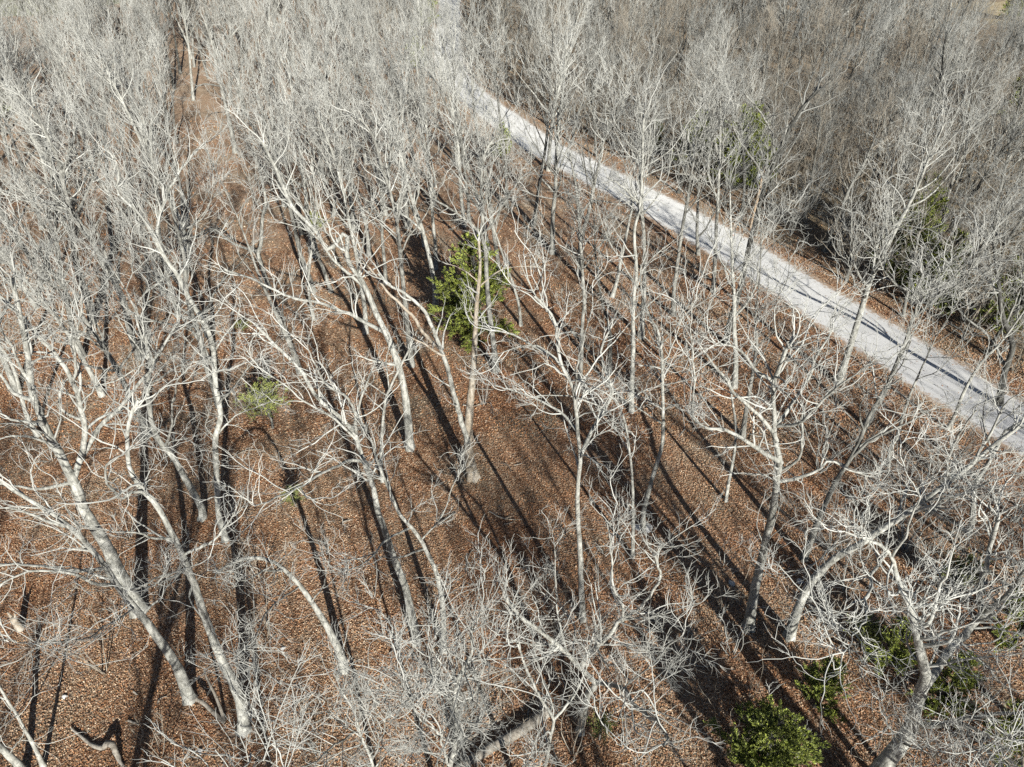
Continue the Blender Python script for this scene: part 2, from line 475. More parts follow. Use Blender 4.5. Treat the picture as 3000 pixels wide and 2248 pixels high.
# ------------------------------------------------------------------ measured tree skeletons, metres: (label, base, trunk (x,y,z,r), limbs, options)
TREES = [
  ('tall white-barked tree leaning far left, low side limbs on both sides, lower left corner',(-14.21,16.65),[(0.0,0.0,0.0,0.272),(0.07,0.08,2.72,0.193),(-0.19,0.14,4.72,0.16),(-0.33,0.17,5.72,0.145),(-0.55,0.19,6.58,0.133),(-0.76,0.22,7.59,0.12),(-0.91,0.27,9.07,0.102),(-1.16,0.3,10.14,0.089),(-1.4,0.32,10.86,0.081),(-1.8,0.34,11.55,0.073),(-2.33,0.36,12.24,0.065),(-2.76,0.38,12.85,0.058),(-3.07,0.4,13.48,0.051)],
   [[(-0.87,0.26,8.7,0.074),(-2.78,1.01,7.6,0.069),(-3.79,1.42,7.25,0.06),(-5.65,2.14,6.51,0.053),(-7.71,2.95,5.45,0.045),(-8.84,3.28,4.83,0.035)],[(-0.78,0.23,7.78,0.076),(-1.15,-0.17,8.3,0.067),(-1.28,-0.49,9.07,0.058),(-1.48,-0.67,9.61,0.049),(-2.23,-1.02,10.13,0.041),(-2.89,-1.24,10.04,0.034),(-3.31,-1.37,9.87,0.027)],[(-0.49,0.19,6.36,0.042),(-0.02,-1.32,7.77,0.035),(0.27,-2.23,8.69,0.03),(0.67,-3.36,9.91,0.024),(1.1,-4.77,11.95,0.019),(1.55,-5.94,13.63,0.014),(1.89,-6.71,14.77,0.01)],[(-0.36,0.17,5.83,0.055),(-0.04,0.45,6.12,0.044),(0.31,0.74,6.37,0.033),(0.6,1.04,6.71,0.022)],[(-1.4,0.32,10.86,0.065),(-1.84,0.18,11.22,0.055),(-2.28,0.01,11.89,0.044),(-2.64,-0.06,12.19,0.034),(-2.99,-0.09,12.3,0.025)],[(-0.71,0.22,7.34,0.047),(0.48,-0.28,8.27,0.039),(1.57,-0.79,9.29,0.031),(3.1,-1.35,10.52,0.023),(3.92,-1.6,11.31,0.016)],[(-1.13,0.3,10.01,0.05),(-0.61,-0.2,11.59,0.038),(-0.4,-0.47,12.5,0.028),(-0.18,-0.69,13.44,0.018)]],{'size':1.1}),
  ('thick pale trunk forking into two stems, just behind the leaning white tree on the left',(-18.32,21.18),[(0.0,0.0,0.0,0.394),(-0.06,0.08,1.66,0.317),(-0.15,0.16,3.5,0.277),(-0.14,0.21,4.63,0.255),(-0.31,0.27,6.01,0.23),(-0.4,0.31,6.77,0.217),(-0.31,0.38,8.38,0.191),(-0.36,0.42,9.17,0.179),(-0.38,0.46,10.01,0.167),(-0.47,0.51,11.14,0.151),(-0.38,0.58,12.67,0.131),(-0.31,0.61,13.34,0.123),(0.07,0.66,14.47,0.109),(0.41,0.72,15.81,0.093),(0.61,0.77,16.89,0.081),(0.83,0.82,17.99,0.07)],
   [[(-0.32,0.39,8.58,0.144),(-0.08,0.7,9.07,0.135),(0.25,1.01,9.85,0.126),(0.58,1.22,10.77,0.115),(0.69,1.37,11.88,0.105),(0.79,1.45,12.92,0.095),(0.62,1.52,14.01,0.085),(0.36,1.56,14.78,0.076),(0.11,1.59,15.67,0.067),(-0.3,1.62,16.52,0.058),(-0.56,1.63,16.97,0.05)],[(-0.08,0.7,9.07,0.111),(0.34,1.38,9.68,0.103),(0.83,1.82,10.34,0.095),(1.58,2.21,10.96,0.086),(2.45,2.64,11.78,0.078),(3.08,2.82,12.38,0.069),(3.44,2.96,12.91,0.06),(4.18,3.11,13.89,0.051),(4.89,3.24,14.77,0.042)],[(0.79,1.45,12.92,0.068),(1.45,1.08,13.88,0.056),(2.16,0.61,15.34,0.044),(3.14,0.16,16.95,0.033),(3.63,-0.06,17.7,0.023)],[(-0.31,0.39,8.48,0.085),(-0.88,-0.22,8.81,0.071),(-1.25,-0.68,9.18,0.057),(-1.59,-0.89,9.58,0.044),(-1.99,-1.05,9.86,0.032)],[(-0.45,0.53,11.52,0.08),(-1.02,0.69,11.56,0.065),(-1.79,0.87,11.57,0.049),(-2.33,0.99,11.79,0.032)],[(-0.42,0.48,10.57,0.063),(-0.8,0.07,11.28,0.049),(-1.09,-0.22,11.65,0.036),(-1.55,-0.52,11.72,0.024)],[(-0.37,0.58,12.76,0.09),(-1.34,1.06,12.76,0.073),(-1.76,1.38,13.21,0.055),(-2.01,1.55,13.54,0.037)],[(-0.17,0.63,13.76,0.071),(-0.13,0.42,14.5,0.055),(0.29,-0.0,15.89,0.04),(0.44,-0.19,16.6,0.026)],[(0.62,1.28,11.19,0.057),(-0.35,1.61,11.61,0.05),(0.08,2.16,12.63,0.043),(0.57,2.4,12.05,0.037),(1.7,2.83,12.13,0.03),(2.83,3.18,12.68,0.023)]],{'size':1.2}),
  ('pale straight trunk with rough dark band near its foot, front left beside long shadow',(-11.41,15.25),[(0.0,0.0,0.0,0.277),(0.26,0.1,1.82,0.218),(0.25,0.19,3.53,0.192),(0.1,0.25,4.73,0.175),(0.08,0.33,6.16,0.156),(0.1,0.41,7.69,0.138),(0.17,0.47,8.87,0.125),(0.14,0.52,9.84,0.115),(0.14,0.57,10.84,0.105),(0.1,0.61,11.51,0.098),(0.05,0.64,12.08,0.093),(-0.01,0.68,12.78,0.087),(-0.2,0.71,13.52,0.08),(-0.4,0.73,13.85,0.077),(-0.44,0.78,14.68,0.07),(-0.25,0.82,15.47,0.063),(0.14,0.87,16.52,0.055),(0.6,0.91,17.25,0.049)],
   [[(-0.2,0.71,13.52,0.054),(-0.34,0.43,13.94,0.048),(-0.55,-0.02,14.0,0.043),(-0.43,-0.37,15.02,0.037),(-0.23,-0.54,15.62,0.032),(0.16,-0.72,16.28,0.027),(0.85,-0.94,16.89,0.022),(1.35,-1.07,17.24,0.018)],[(0.1,0.61,11.58,0.046),(-0.22,0.07,12.25,0.038),(-0.33,-0.21,12.82,0.031),(-0.63,-0.68,13.33,0.023),(-0.79,-0.87,13.71,0.017)],[(0.14,0.54,10.21,0.037),(0.28,0.07,10.5,0.029),(0.33,-0.92,11.45,0.021),(0.49,-1.96,12.36,0.013)],[(0.14,0.57,10.71,0.053),(0.73,0.75,10.95,0.045),(1.33,0.88,11.19,0.037),(1.79,0.98,11.7,0.029),(2.09,1.06,12.21,0.021)],[(0.1,0.39,7.31,0.028),(-0.77,1.32,7.35,0.023),(-0.8,2.11,7.43,0.018),(-0.42,2.48,7.53,0.012)],[(0.12,0.24,4.58,0.024),(0.4,0.78,4.42,0.02),(0.59,0.97,4.44,0.015),(0.86,1.1,4.45,0.01)]],{'size':1.0}),
  ('slender pale tree with one long S-curved stem, second row left',(-17.39,27.22),[(0.0,0.0,0.0,0.224),(0.21,0.07,0.72,0.192),(-0.03,0.22,2.26,0.169),(-0.24,0.3,3.11,0.158),(-0.45,0.41,4.24,0.144),(-0.82,0.49,5.05,0.134),(-1.04,0.58,6.03,0.124),(-0.95,0.7,7.27,0.111),(-0.7,0.83,8.64,0.098),(-0.29,0.93,9.61,0.089),(-0.12,1.03,10.64,0.08),(-0.0,1.12,11.64,0.071),(-0.07,1.2,12.45,0.065)],
   [[(-0.77,0.48,4.95,0.073),(0.22,-0.03,6.56,0.06),(1.31,-0.78,8.85,0.046),(2.14,-1.35,10.48,0.035),(2.85,-1.73,11.53,0.025)],[(-0.21,0.29,3.0,0.058),(-0.47,0.58,3.86,0.049),(-0.78,0.85,4.83,0.04),(0.23,1.07,4.96,0.031),(0.4,1.15,4.45,0.023)],[(-0.65,0.84,8.76,0.069),(0.96,0.05,9.98,0.053),(2.25,-0.63,11.09,0.038),(3.79,-1.47,12.6,0.024)],[(-0.14,1.01,10.51,0.052),(-0.49,1.77,12.09,0.041),(-0.2,2.17,12.88,0.031),(0.92,2.64,13.78,0.02)]],{}),
  ('tall pale tree with upright forked crown standing behind the curved stem, left of centre',(-15.51,25.67),[(0.0,0.0,0.0,0.199),(-0.02,0.08,1.21,0.172),(0.06,0.14,2.1,0.165),(0.56,0.31,4.83,0.146),(0.94,0.44,6.8,0.134),(1.56,0.54,8.38,0.125),(1.67,0.65,9.97,0.116),(1.95,0.75,11.64,0.108),(2.03,0.81,12.44,0.104),(1.94,0.86,13.22,0.1),(1.61,0.93,14.35,0.094),(1.32,1.02,15.79,0.088),(1.11,1.05,16.21,0.086),(0.97,1.09,16.88,0.083),(0.9,1.11,17.08,0.082)],
   [[(0.91,1.1,17.06,0.063),(0.07,1.99,17.84,0.056),(-0.4,2.3,18.18,0.049),(-0.85,2.58,18.73,0.041),(-0.66,2.89,19.33,0.033),(-0.86,3.15,20.01,0.025)],[(0.91,1.1,17.06,0.076),(1.09,2.01,18.17,0.065),(1.51,2.56,18.94,0.053),(2.36,3.33,19.82,0.042),(2.8,3.69,20.27,0.031)],[(1.95,0.75,11.64,0.049),(2.52,1.15,12.38,0.039),(3.18,1.47,13.24,0.029),(3.42,1.74,14.04,0.019)],[(1.6,0.58,8.97,0.058),(2.9,-0.28,10.59,0.044),(4.23,-1.16,12.25,0.032),(5.16,-1.8,13.34,0.02)],[(1.01,0.45,6.99,0.045),(0.86,0.14,7.85,0.031),(1.19,-0.06,8.59,0.017)],[(1.01,0.45,6.99,0.053),(1.68,0.87,7.62,0.042),(2.32,1.07,8.04,0.032),(3.38,1.32,8.42,0.021)]],{}),
  ('grey tree bending left in an arch over the leaves, front left of centre',(-7.65,18.02),[(0.0,0.0,0.0,0.221),(-0.04,0.04,1.3,0.172),(-0.3,0.09,3.2,0.138),(-0.77,0.14,5.17,0.108),(-1.2,0.18,6.34,0.091),(-1.71,0.2,7.28,0.078),(-2.2,0.21,7.6,0.072),(-2.87,0.21,7.6,0.065),(-3.62,0.2,7.23,0.057),(-4.24,0.19,6.72,0.05)],
   [[(-1.04,0.17,5.9,0.038),(-1.12,-2.19,7.91,0.029),(-0.91,-3.43,8.86,0.022),(-0.37,-5.52,10.64,0.016),(-0.03,-6.72,11.74,0.01)],[(-1.52,0.19,6.93,0.049),(-1.78,-0.83,8.2,0.037),(-1.86,-1.86,9.08,0.027),(-1.92,-2.38,9.58,0.017)],[(-0.72,0.14,4.93,0.039),(0.14,-0.21,6.45,0.03),(0.57,-0.55,8.31,0.021),(0.61,-0.84,9.97,0.013)]],{'size':0.8}),
  ('big pale tree in the front middle with a long low limb reaching left',(-4.49,19.44),[(0.0,0.0,0.0,0.236),(-0.12,0.14,2.22,0.183),(-0.25,0.25,3.98,0.162),(-0.52,0.34,5.54,0.144),(-0.68,0.41,6.65,0.133),(-0.83,0.48,7.73,0.123),(-0.95,0.52,8.42,0.116),(-1.0,0.61,9.74,0.105),(-1.21,0.69,11.08,0.094),(-1.31,0.73,11.76,0.088),(-1.4,0.77,12.43,0.083),(-1.83,0.82,13.14,0.077),(-2.38,0.86,13.77,0.071),(-2.69,0.89,14.31,0.067),(-2.98,0.95,15.24,0.061),(-3.42,0.99,15.87,0.056),(-3.84,1.03,16.49,0.051),(-4.25,1.06,17.09,0.047)],
   [[(-1.21,0.69,11.08,0.072),(-1.57,-0.05,11.81,0.062),(-1.74,-0.49,12.07,0.054),(-2.1,-1.76,12.73,0.045),(-2.49,-3.36,13.67,0.035),(-2.69,-4.35,14.29,0.028),(-2.87,-5.3,14.96,0.021)],[(-1.39,0.77,12.34,0.064),(-1.21,0.09,13.82,0.053),(-1.25,-0.62,15.22,0.043),(-1.58,-0.92,15.77,0.036),(-1.64,-1.41,16.94,0.028),(-1.67,-1.72,17.97,0.02)],[(-1.46,0.78,12.52,0.064),(-1.22,1.06,13.31,0.05),(-0.91,1.25,14.25,0.037),(-0.49,1.4,15.12,0.024)],[(-1.36,0.75,12.09,0.053),(-1.74,0.33,13.11,0.045),(-2.2,0.06,13.85,0.038),(-2.74,-0.27,14.67,0.031),(-3.12,-0.46,15.49,0.024),(-3.66,-0.64,16.39,0.018)]],{}),
  ('thin straight grey tree rising beside the big pale front-middle tree',(-7.7,30.18),[(0.0,0.0,0.0,0.129),(0.17,-0.04,2.03,0.098),(0.35,-0.07,3.47,0.087),(0.81,-0.13,6.07,0.07),(1.16,-0.15,7.03,0.063),(1.88,-0.18,8.47,0.055),(2.55,-0.21,9.74,0.047)],
   [[(0.99,-0.14,6.55,0.037),(0.42,-0.69,7.65,0.025),(-0.04,-1.1,8.55,0.014)],[(1.16,-0.15,7.03,0.041),(1.1,0.18,8.41,0.028),(1.35,0.43,9.6,0.016)]],{'size':0.7}),
  ('grey tree with a snapped pale branch, right neighbour of the big pale front-middle tree',(-3.22,19.03),[(0.0,0.0,0.0,0.179),(0.13,0.05,2.35,0.131),(0.11,0.08,4.3,0.11),(-0.06,0.11,5.82,0.095),(-0.36,0.14,6.98,0.084),(-0.56,0.15,7.72,0.078),(-0.93,0.17,8.53,0.071),(-1.29,0.18,9.23,0.065),(-1.52,0.2,10.55,0.055),(-1.78,0.23,11.89,0.045),(-1.84,0.25,12.86,0.039)],
   [[(-0.84,0.16,8.33,0.055),(-1.04,-0.34,8.65,0.048),(-1.49,-1.61,9.51,0.039),(-1.67,-2.81,10.19,0.031),(-1.95,-3.8,10.92,0.024),(-2.22,-4.5,11.64,0.018)],[(-0.51,0.15,7.54,0.038),(0.16,0.65,7.99,0.033),(0.48,0.93,8.42,0.029),(0.68,1.21,9.01,0.024),(0.95,1.46,9.72,0.019),(1.15,1.54,10.07,0.015)],[(-0.39,0.14,7.07,0.051),(-1.07,-1.25,8.33,0.033),(-1.61,-2.3,9.55,0.018)],[(0.11,0.08,4.3,0.027),(0.88,-0.44,5.73,0.02),(1.31,-0.7,6.56,0.015),(1.68,-1.05,7.76,0.01)],[(-0.02,0.11,5.44,0.02),(1.1,-1.21,6.73,0.015),(2.03,-2.33,7.92,0.01),(2.75,-3.2,9.03,0.007)]],{'size':0.8}),
  ('dead twin-stemmed tree with peeled tan trunk in the sunlit clearing at the centre',(-2.31,30.44),[(0.0,0.0,0.0,0.378),(-0.15,0.11,1.15,0.309),(-0.22,0.27,2.7,0.269),(-0.08,0.48,4.82,0.222),(0.15,0.68,6.83,0.183),(0.29,0.87,8.74,0.149),(0.38,1.01,10.1,0.127),(0.45,1.12,11.25,0.109),(0.63,1.27,12.69,0.088),(0.7,1.39,13.91,0.071),(0.68,1.47,14.69,0.06)],
   [[(-0.21,0.25,2.51,0.16),(-0.54,-0.4,4.88,0.144),(-0.78,-1.17,7.61,0.127),(-0.95,-1.7,9.66,0.113),(-1.1,-1.92,10.64,0.102),(-1.28,-2.25,12.0,0.091),(-1.56,-2.46,12.97,0.082),(-2.03,-2.64,13.8,0.072),(-2.53,-2.76,14.27,0.064),(-3.14,-2.88,14.8,0.056),(-3.49,-2.97,15.26,0.048)],[(-1.08,-1.89,10.51,0.097),(-1.97,-1.14,11.02,0.088),(-2.5,-0.7,11.63,0.079),(-3.24,-0.36,12.22,0.069),(-3.88,-0.17,12.88,0.058),(-4.41,0.05,13.69,0.048),(-4.87,0.19,14.36,0.038)],[(-1.02,-1.81,10.15,0.076),(-1.53,-2.09,10.66,0.06),(-1.79,-2.2,11.0,0.044),(-2.39,-2.4,11.53,0.029)],[(0.61,1.25,12.51,0.039),(-0.13,1.43,13.12,0.027),(-0.98,1.53,13.41,0.015)],[(0.57,1.21,12.15,0.047),(1.01,1.53,12.46,0.041),(1.48,1.75,12.78,0.036),(2.1,2.0,12.91,0.03),(2.82,2.26,12.81,0.025),(3.78,2.51,12.64,0.019)],[(-0.05,0.51,5.08,0.035),(0.38,0.27,5.27,0.024),(0.6,0.15,5.53,0.014)],[(0.4,1.04,10.39,0.048),(0.22,1.26,10.7,0.034),(0.11,1.38,10.86,0.019)]],{'size':0.55,'dens':0.5,'peeled':1}),
  ('tall grey tree rising straight through the big green cedar',(-1.12,41.23),[(0.0,0.0,0.0,0.251),(-0.14,0.18,1.88,0.203),(-0.37,0.41,4.28,0.175),(-0.54,0.62,6.57,0.152),(-0.57,0.83,8.74,0.132),(-0.64,0.89,9.36,0.127),(-0.87,0.97,10.19,0.12),(-0.7,1.08,11.4,0.11),(-0.76,1.24,13.06,0.097),(-0.53,1.44,15.21,0.081),(0.05,1.53,16.11,0.074)],
   [[(-0.84,0.96,10.08,0.099),(-1.45,0.31,11.23,0.082),(-2.68,-0.44,12.57,0.065),(-3.85,-1.04,13.69,0.05),(-4.32,-1.27,14.34,0.036)],[(-0.83,0.99,10.49,0.099),(-0.31,0.77,10.7,0.083),(0.59,0.17,12.5,0.066),(1.52,-0.39,14.19,0.05),(2.23,-0.68,14.95,0.036)],[(-1.0,0.79,10.37,0.118),(-1.6,1.29,10.99,0.106),(-1.79,2.13,12.5,0.094),(-1.95,2.58,13.84,0.082),(-2.37,3.26,16.02,0.069),(-2.89,3.58,17.5,0.056),(-3.56,3.85,19.03,0.044)],[(-0.61,1.37,14.4,0.047),(-0.26,1.7,14.64,0.038),(0.58,2.29,14.53,0.029),(1.25,2.68,14.19,0.019)],[(-0.7,1.08,11.4,0.068),(-0.53,0.09,13.23,0.046),(-0.37,-0.79,15.08,0.025)],[(-3.41,-0.82,13.27,0.055),(-3.92,0.11,14.28,0.039),(-5.07,1.0,14.99,0.022)]],{}),
  ('slim grey tree left of the big green cedar, its crown fanning high',(-7.28,41.9),[(0.0,0.0,0.0,0.242),(0.04,-0.12,2.29,0.19),(0.08,-0.25,4.89,0.162),(0.11,-0.38,7.33,0.139),(0.13,-0.46,9.06,0.125),(0.16,-0.55,10.8,0.111),(0.01,-0.67,12.97,0.094),(-0.39,-0.78,15.2,0.079),(-0.71,-0.87,16.94,0.068),(-1.37,-0.92,17.9,0.061)],
   [[(0.12,-0.58,11.34,0.096),(0.46,0.86,12.75,0.077),(0.58,1.56,13.97,0.058),(0.53,2.13,15.22,0.038)],[(0.14,-0.51,9.93,0.049),(0.7,0.49,10.63,0.035),(1.08,1.04,11.12,0.02)],[(-0.19,-0.72,14.09,0.055),(0.35,-1.05,15.84,0.038),(0.29,-1.27,17.49,0.021)]],{}),
  ('stout grey trunk left of the dead twin tree, long limb arching to the left',(-6.38,33.03),[(0.0,0.0,0.0,0.292),(0.05,0.17,2.37,0.233),(0.02,0.3,4.28,0.209),(-0.13,0.4,5.78,0.193),(-0.44,0.51,7.23,0.178),(-0.7,0.58,8.23,0.168),(-1.03,0.64,9.2,0.158),(-1.34,0.72,10.34,0.148),(-1.78,0.81,11.62,0.136),(-2.31,0.89,12.68,0.127),(-2.19,0.99,14.19,0.115),(-3.23,0.92,13.18,0.108),(-3.72,0.99,14.19,0.1),(-4.71,1.08,15.42,0.089),(-5.05,1.16,16.6,0.081),(-5.27,1.23,17.52,0.075),(-5.65,1.31,18.7,0.067)],
   [[(-0.21,0.43,6.14,0.089),(-1.16,0.06,6.57,0.062),(-2.16,-0.27,7.23,0.035)],[(-0.7,0.58,8.23,0.121),(-1.82,1.23,8.43,0.113),(-2.8,1.61,8.81,0.104),(-3.36,1.8,8.85,0.096),(-4.53,2.11,9.22,0.086),(-6.0,2.45,9.28,0.078),(-7.26,2.77,9.65,0.068),(-8.82,3.17,10.33,0.059),(-10.13,3.39,10.71,0.049)],[(-1.56,0.77,10.98,0.092),(-2.77,1.19,12.15,0.077),(-3.3,1.38,12.79,0.063),(-3.9,1.62,13.92,0.049),(-4.53,1.8,15.21,0.035)],[(-3.23,0.92,13.18,0.057),(-3.6,0.58,13.87,0.044),(-4.21,0.12,14.77,0.033),(-5.0,-0.31,15.29,0.021)],[(-1.91,0.83,11.88,0.066),(-1.34,0.09,13.43,0.051),(-0.87,-0.67,14.97,0.036),(-0.23,-1.21,16.4,0.023)]],{}),
  ('white-barked tree standing upright in the leaves right of centre, crown fanned to both sides',(3.45,20.7),[(0.0,0.0,0.0,0.17),(-0.27,-0.12,2.8,0.131),(-0.48,-0.24,5.43,0.112),(-0.73,-0.36,8.01,0.096),(-0.82,-0.42,9.5,0.087),(-0.83,-0.5,11.17,0.078),(-1.02,-0.56,12.48,0.072),(-1.15,-0.61,13.64,0.066),(-1.25,-0.64,14.38,0.063),(-1.36,-0.67,14.95,0.06),(-1.72,-0.7,15.71,0.056),(-1.92,-0.74,16.7,0.052),(-2.0,-0.77,17.4,0.049),(-2.27,-0.8,18.01,0.047),(-2.74,-0.82,18.54,0.045)],
   [[(-1.36,-0.67,14.95,0.065),(-1.63,-0.34,15.39,0.057),(-2.12,0.01,15.68,0.05),(-2.93,0.37,15.96,0.042),(-3.59,0.55,16.17,0.034),(-4.14,0.67,16.29,0.026)],[(-1.04,-0.56,12.63,0.058),(-1.44,0.01,12.84,0.05),(-2.01,0.5,12.97,0.041),(-2.88,1.07,13.05,0.033),(-3.73,1.44,13.07,0.024)],[(-0.83,-0.5,11.17,0.084),(-0.34,0.36,11.69,0.077),(0.15,0.88,12.28,0.07),(0.46,1.27,12.67,0.063),(0.53,1.51,12.94,0.056),(0.18,2.17,13.59,0.049),(0.11,2.63,14.31,0.041),(0.4,2.91,14.85,0.034)],[(0.23,0.98,12.37,0.042),(-0.53,0.57,12.99,0.033),(-1.46,0.23,13.59,0.024),(-2.4,-0.07,13.9,0.016)],[(-1.25,-0.64,14.38,0.044),(-1.25,-1.26,16.17,0.033),(-1.11,-1.68,17.56,0.024),(-1.09,-1.89,18.38,0.015)],[(-1.74,-0.7,15.84,0.032),(-2.53,-0.49,16.28,0.025),(-3.27,-0.36,16.19,0.019),(-4.13,-0.21,15.83,0.013)],[(-0.16,0.55,11.91,0.03),(0.39,0.04,12.66,0.021),(0.95,-0.41,13.41,0.011)]],{}),
  ('slender grey tree with a crooked right limb, right of the white fanned tree',(7.26,26.38),[(0.0,0.0,0.0,0.156),(-0.15,0.09,1.43,0.129),(0.08,0.23,3.89,0.109),(0.32,0.36,5.93,0.095),(0.13,0.49,8.13,0.081),(-0.22,0.65,10.78,0.066),(-0.58,0.74,12.43,0.057),(-1.08,0.79,13.22,0.053),(-1.54,0.86,14.37,0.047)],
   [[(0.13,0.49,8.13,0.053),(0.43,0.09,8.78,0.036),(0.8,-0.32,8.78,0.02)],[(0.13,0.49,8.13,0.045),(-1.1,-0.25,9.47,0.03),(-1.71,-0.69,10.62,0.017)],[(-0.22,0.65,10.78,0.043),(-0.9,1.58,12.73,0.03),(-1.76,1.98,13.32,0.017)],[(-0.18,0.63,10.45,0.043),(0.25,1.22,11.61,0.03),(0.56,1.65,12.52,0.017)]],{'size':0.8}),
  ('thin straight tree just left of the slender crooked grey tree, pale rocks at its foot',(6.38,24.56),[(0.0,0.0,0.0,0.124),(-0.22,-0.12,2.43,0.089),(-0.36,-0.18,3.63,0.08),(-0.59,-0.27,5.43,0.067),(-0.93,-0.37,7.55,0.054),(-1.24,-0.45,9.21,0.044),(-1.63,-0.51,10.42,0.038),(-2.12,-0.55,11.3,0.033)],
   [[(-1.2,-0.44,9.0,0.028),(-1.64,0.29,9.22,0.02),(-2.17,0.83,9.51,0.011)]],{'size':0.6}),
  ('first of three close grey trunks rising below the gravel road, right of centre',(7.96,36.69),[(0.0,0.0,0.0,0.2),(-0.14,0.22,1.9,0.164),(-0.3,0.56,4.71,0.14),(-0.56,0.93,7.87,0.117),(-0.56,1.17,9.85,0.105),(-0.87,1.45,12.28,0.09),(-0.68,1.66,14.07,0.08),(-0.82,1.96,16.6,0.067),(-0.93,2.2,18.6,0.058)],
   [[(-0.7,1.64,13.85,0.061),(-2.14,0.62,15.38,0.041),(-2.9,0.23,15.96,0.023)],[(-0.75,1.81,15.34,0.052),(0.04,1.56,15.89,0.036),(1.06,1.36,16.22,0.02)],[(-0.46,0.79,6.69,0.067),(0.42,1.45,7.23,0.054),(1.19,1.88,7.75,0.04),(2.05,2.25,8.31,0.027)]],{}),
  ('straight thin grey tree with a high forked crown, right of the big green cedar',(4.78,40.12),[(0.0,0.0,0.0,0.176),(-0.03,0.39,3.75,0.13),(-0.02,0.63,6.03,0.115),(-0.24,0.85,8.19,0.102),(-0.36,0.96,9.23,0.096),(-0.54,1.13,10.84,0.087),(-0.63,1.23,11.82,0.082),(-0.91,1.43,13.72,0.073),(-1.36,1.62,15.53,0.064)],
   [[(-0.61,1.21,11.57,0.067),(0.12,1.67,12.54,0.053),(1.73,2.11,12.15,0.041),(2.61,2.29,12.28,0.027)],[(-0.77,1.33,12.77,0.066),(-1.58,0.96,13.52,0.052),(-2.51,0.65,13.16,0.039),(-3.92,0.21,13.73,0.026)]],{}),
  ('dark thin trunk in shade between the straight grey trees right of the cedar',(7.0,41.04),[(0.0,0.0,0.0,0.191),(-0.32,-0.21,3.55,0.119),(-1.05,-0.36,6.06,0.088),(-1.54,-0.5,8.42,0.064),(-1.86,-0.6,10.08,0.048)],
   [[(-0.41,-0.23,3.86,0.052),(0.33,0.96,4.93,0.037),(0.56,1.57,5.54,0.021)]],{'size':0.8,'dark':1}),
  ('stout lichen-covered tree at right with white spreading limbs and a dark low right limb',(11.42,20.27),[(0.0,0.0,0.0,0.281),(-0.41,-0.3,2.71,0.21),(-0.71,-0.6,5.37,0.174),(-0.98,-0.86,7.64,0.147),(-1.15,-1.03,9.2,0.13),(-1.41,-1.22,10.91,0.114),(-1.62,-1.36,12.15,0.102),(-2.08,-1.49,13.31,0.091),(-2.54,-1.66,14.85,0.079),(-2.86,-1.8,16.06,0.069),(-2.88,-1.9,16.94,0.063),(-2.87,-2.0,17.82,0.057)],
   [[(-1.62,-1.36,12.15,0.095),(-2.27,-1.59,12.74,0.082),(-3.26,-1.95,13.65,0.069),(-4.14,-2.19,14.35,0.056),(-4.97,-2.32,14.53,0.045),(-5.74,-2.43,15.42,0.034)],[(-2.08,-1.49,13.31,0.076),(-2.87,-1.73,14.37,0.066),(-3.54,-1.91,15.12,0.057),(-4.26,-2.06,16.01,0.049),(-4.84,-2.2,16.85,0.041),(-5.29,-2.28,17.39,0.033),(-5.79,-2.36,18.06,0.026)],[(-2.86,-1.8,16.06,0.065),(-3.67,-2.23,17.0,0.053),(-4.22,-2.53,17.67,0.043),(-4.82,-2.79,18.24,0.033),(-5.57,-3.08,18.52,0.023)],[(-2.31,-1.58,14.08,0.075),(-2.08,-1.42,14.52,0.067),(-1.85,-1.28,15.08,0.059),(-1.59,-1.2,15.61,0.051),(-1.44,-1.03,16.69,0.043),(-1.27,-0.98,17.09,0.035),(-1.08,-0.92,17.58,0.028)],[(-2.31,-1.58,14.08,0.064),(-1.85,-2.15,14.78,0.054),(-1.79,-2.49,15.53,0.045),(-1.62,-2.92,16.55,0.037),(-1.47,-3.31,17.37,0.029),(-1.19,-3.52,17.98,0.021)],[(-1.44,-1.24,11.06,0.069),(-0.45,-1.02,11.03,0.061),(0.09,-0.92,11.34,0.053),(0.37,-0.85,11.66,0.044),(1.3,-0.69,11.03,0.037),(2.29,-0.56,10.66,0.029)],[(-1.54,-1.31,11.68,0.057),(-1.14,-1.57,12.65,0.047),(-1.56,-1.94,14.2,0.037),(-1.74,-2.11,15.21,0.028),(-1.67,-2.31,16.63,0.019)],[(-5.55,-2.41,15.19,0.04),(-5.91,-2.95,16.82,0.03),(-6.28,-3.59,18.68,0.021),(-6.68,-4.02,20.44,0.013)]],{'size':1.0,'dens':1.15}),
  ('leaning mossy trunk bent to the right, beside the stout lichen-covered tree',(13.2,19.76),[(0.0,0.0,0.0,0.262),(-0.12,-0.03,2.57,0.195),(0.04,-0.06,4.37,0.17),(0.46,-0.07,5.54,0.154),(0.92,-0.08,6.24,0.145),(1.37,-0.09,6.71,0.138),(1.82,-0.1,7.54,0.128),(2.52,-0.11,8.48,0.116),(3.22,-0.13,9.63,0.103),(3.8,-0.14,10.66,0.092),(4.19,-0.15,11.48,0.084),(4.72,-0.16,12.58,0.074),(5.21,-0.17,13.4,0.067)],
   [[(3.73,-0.14,10.53,0.065),(2.75,-0.79,12.0,0.05),(1.84,-1.87,14.44,0.034),(1.43,-2.37,15.84,0.021)],[(0.86,-0.08,6.15,0.039),(-0.77,-1.28,8.06,0.031),(-1.71,-2.26,8.53,0.025),(-3.35,-3.51,9.63,0.018),(-3.94,-4.27,10.02,0.013)],[(4.19,-0.15,11.48,0.058),(4.11,-0.4,12.94,0.045),(3.89,-0.6,14.39,0.032),(4.02,-0.67,15.13,0.021)],[(3.05,-0.12,9.34,0.055),(3.74,-0.84,10.53,0.042),(4.05,-1.43,11.85,0.03),(4.62,-1.81,12.6,0.019)]],{'size':1.0}),
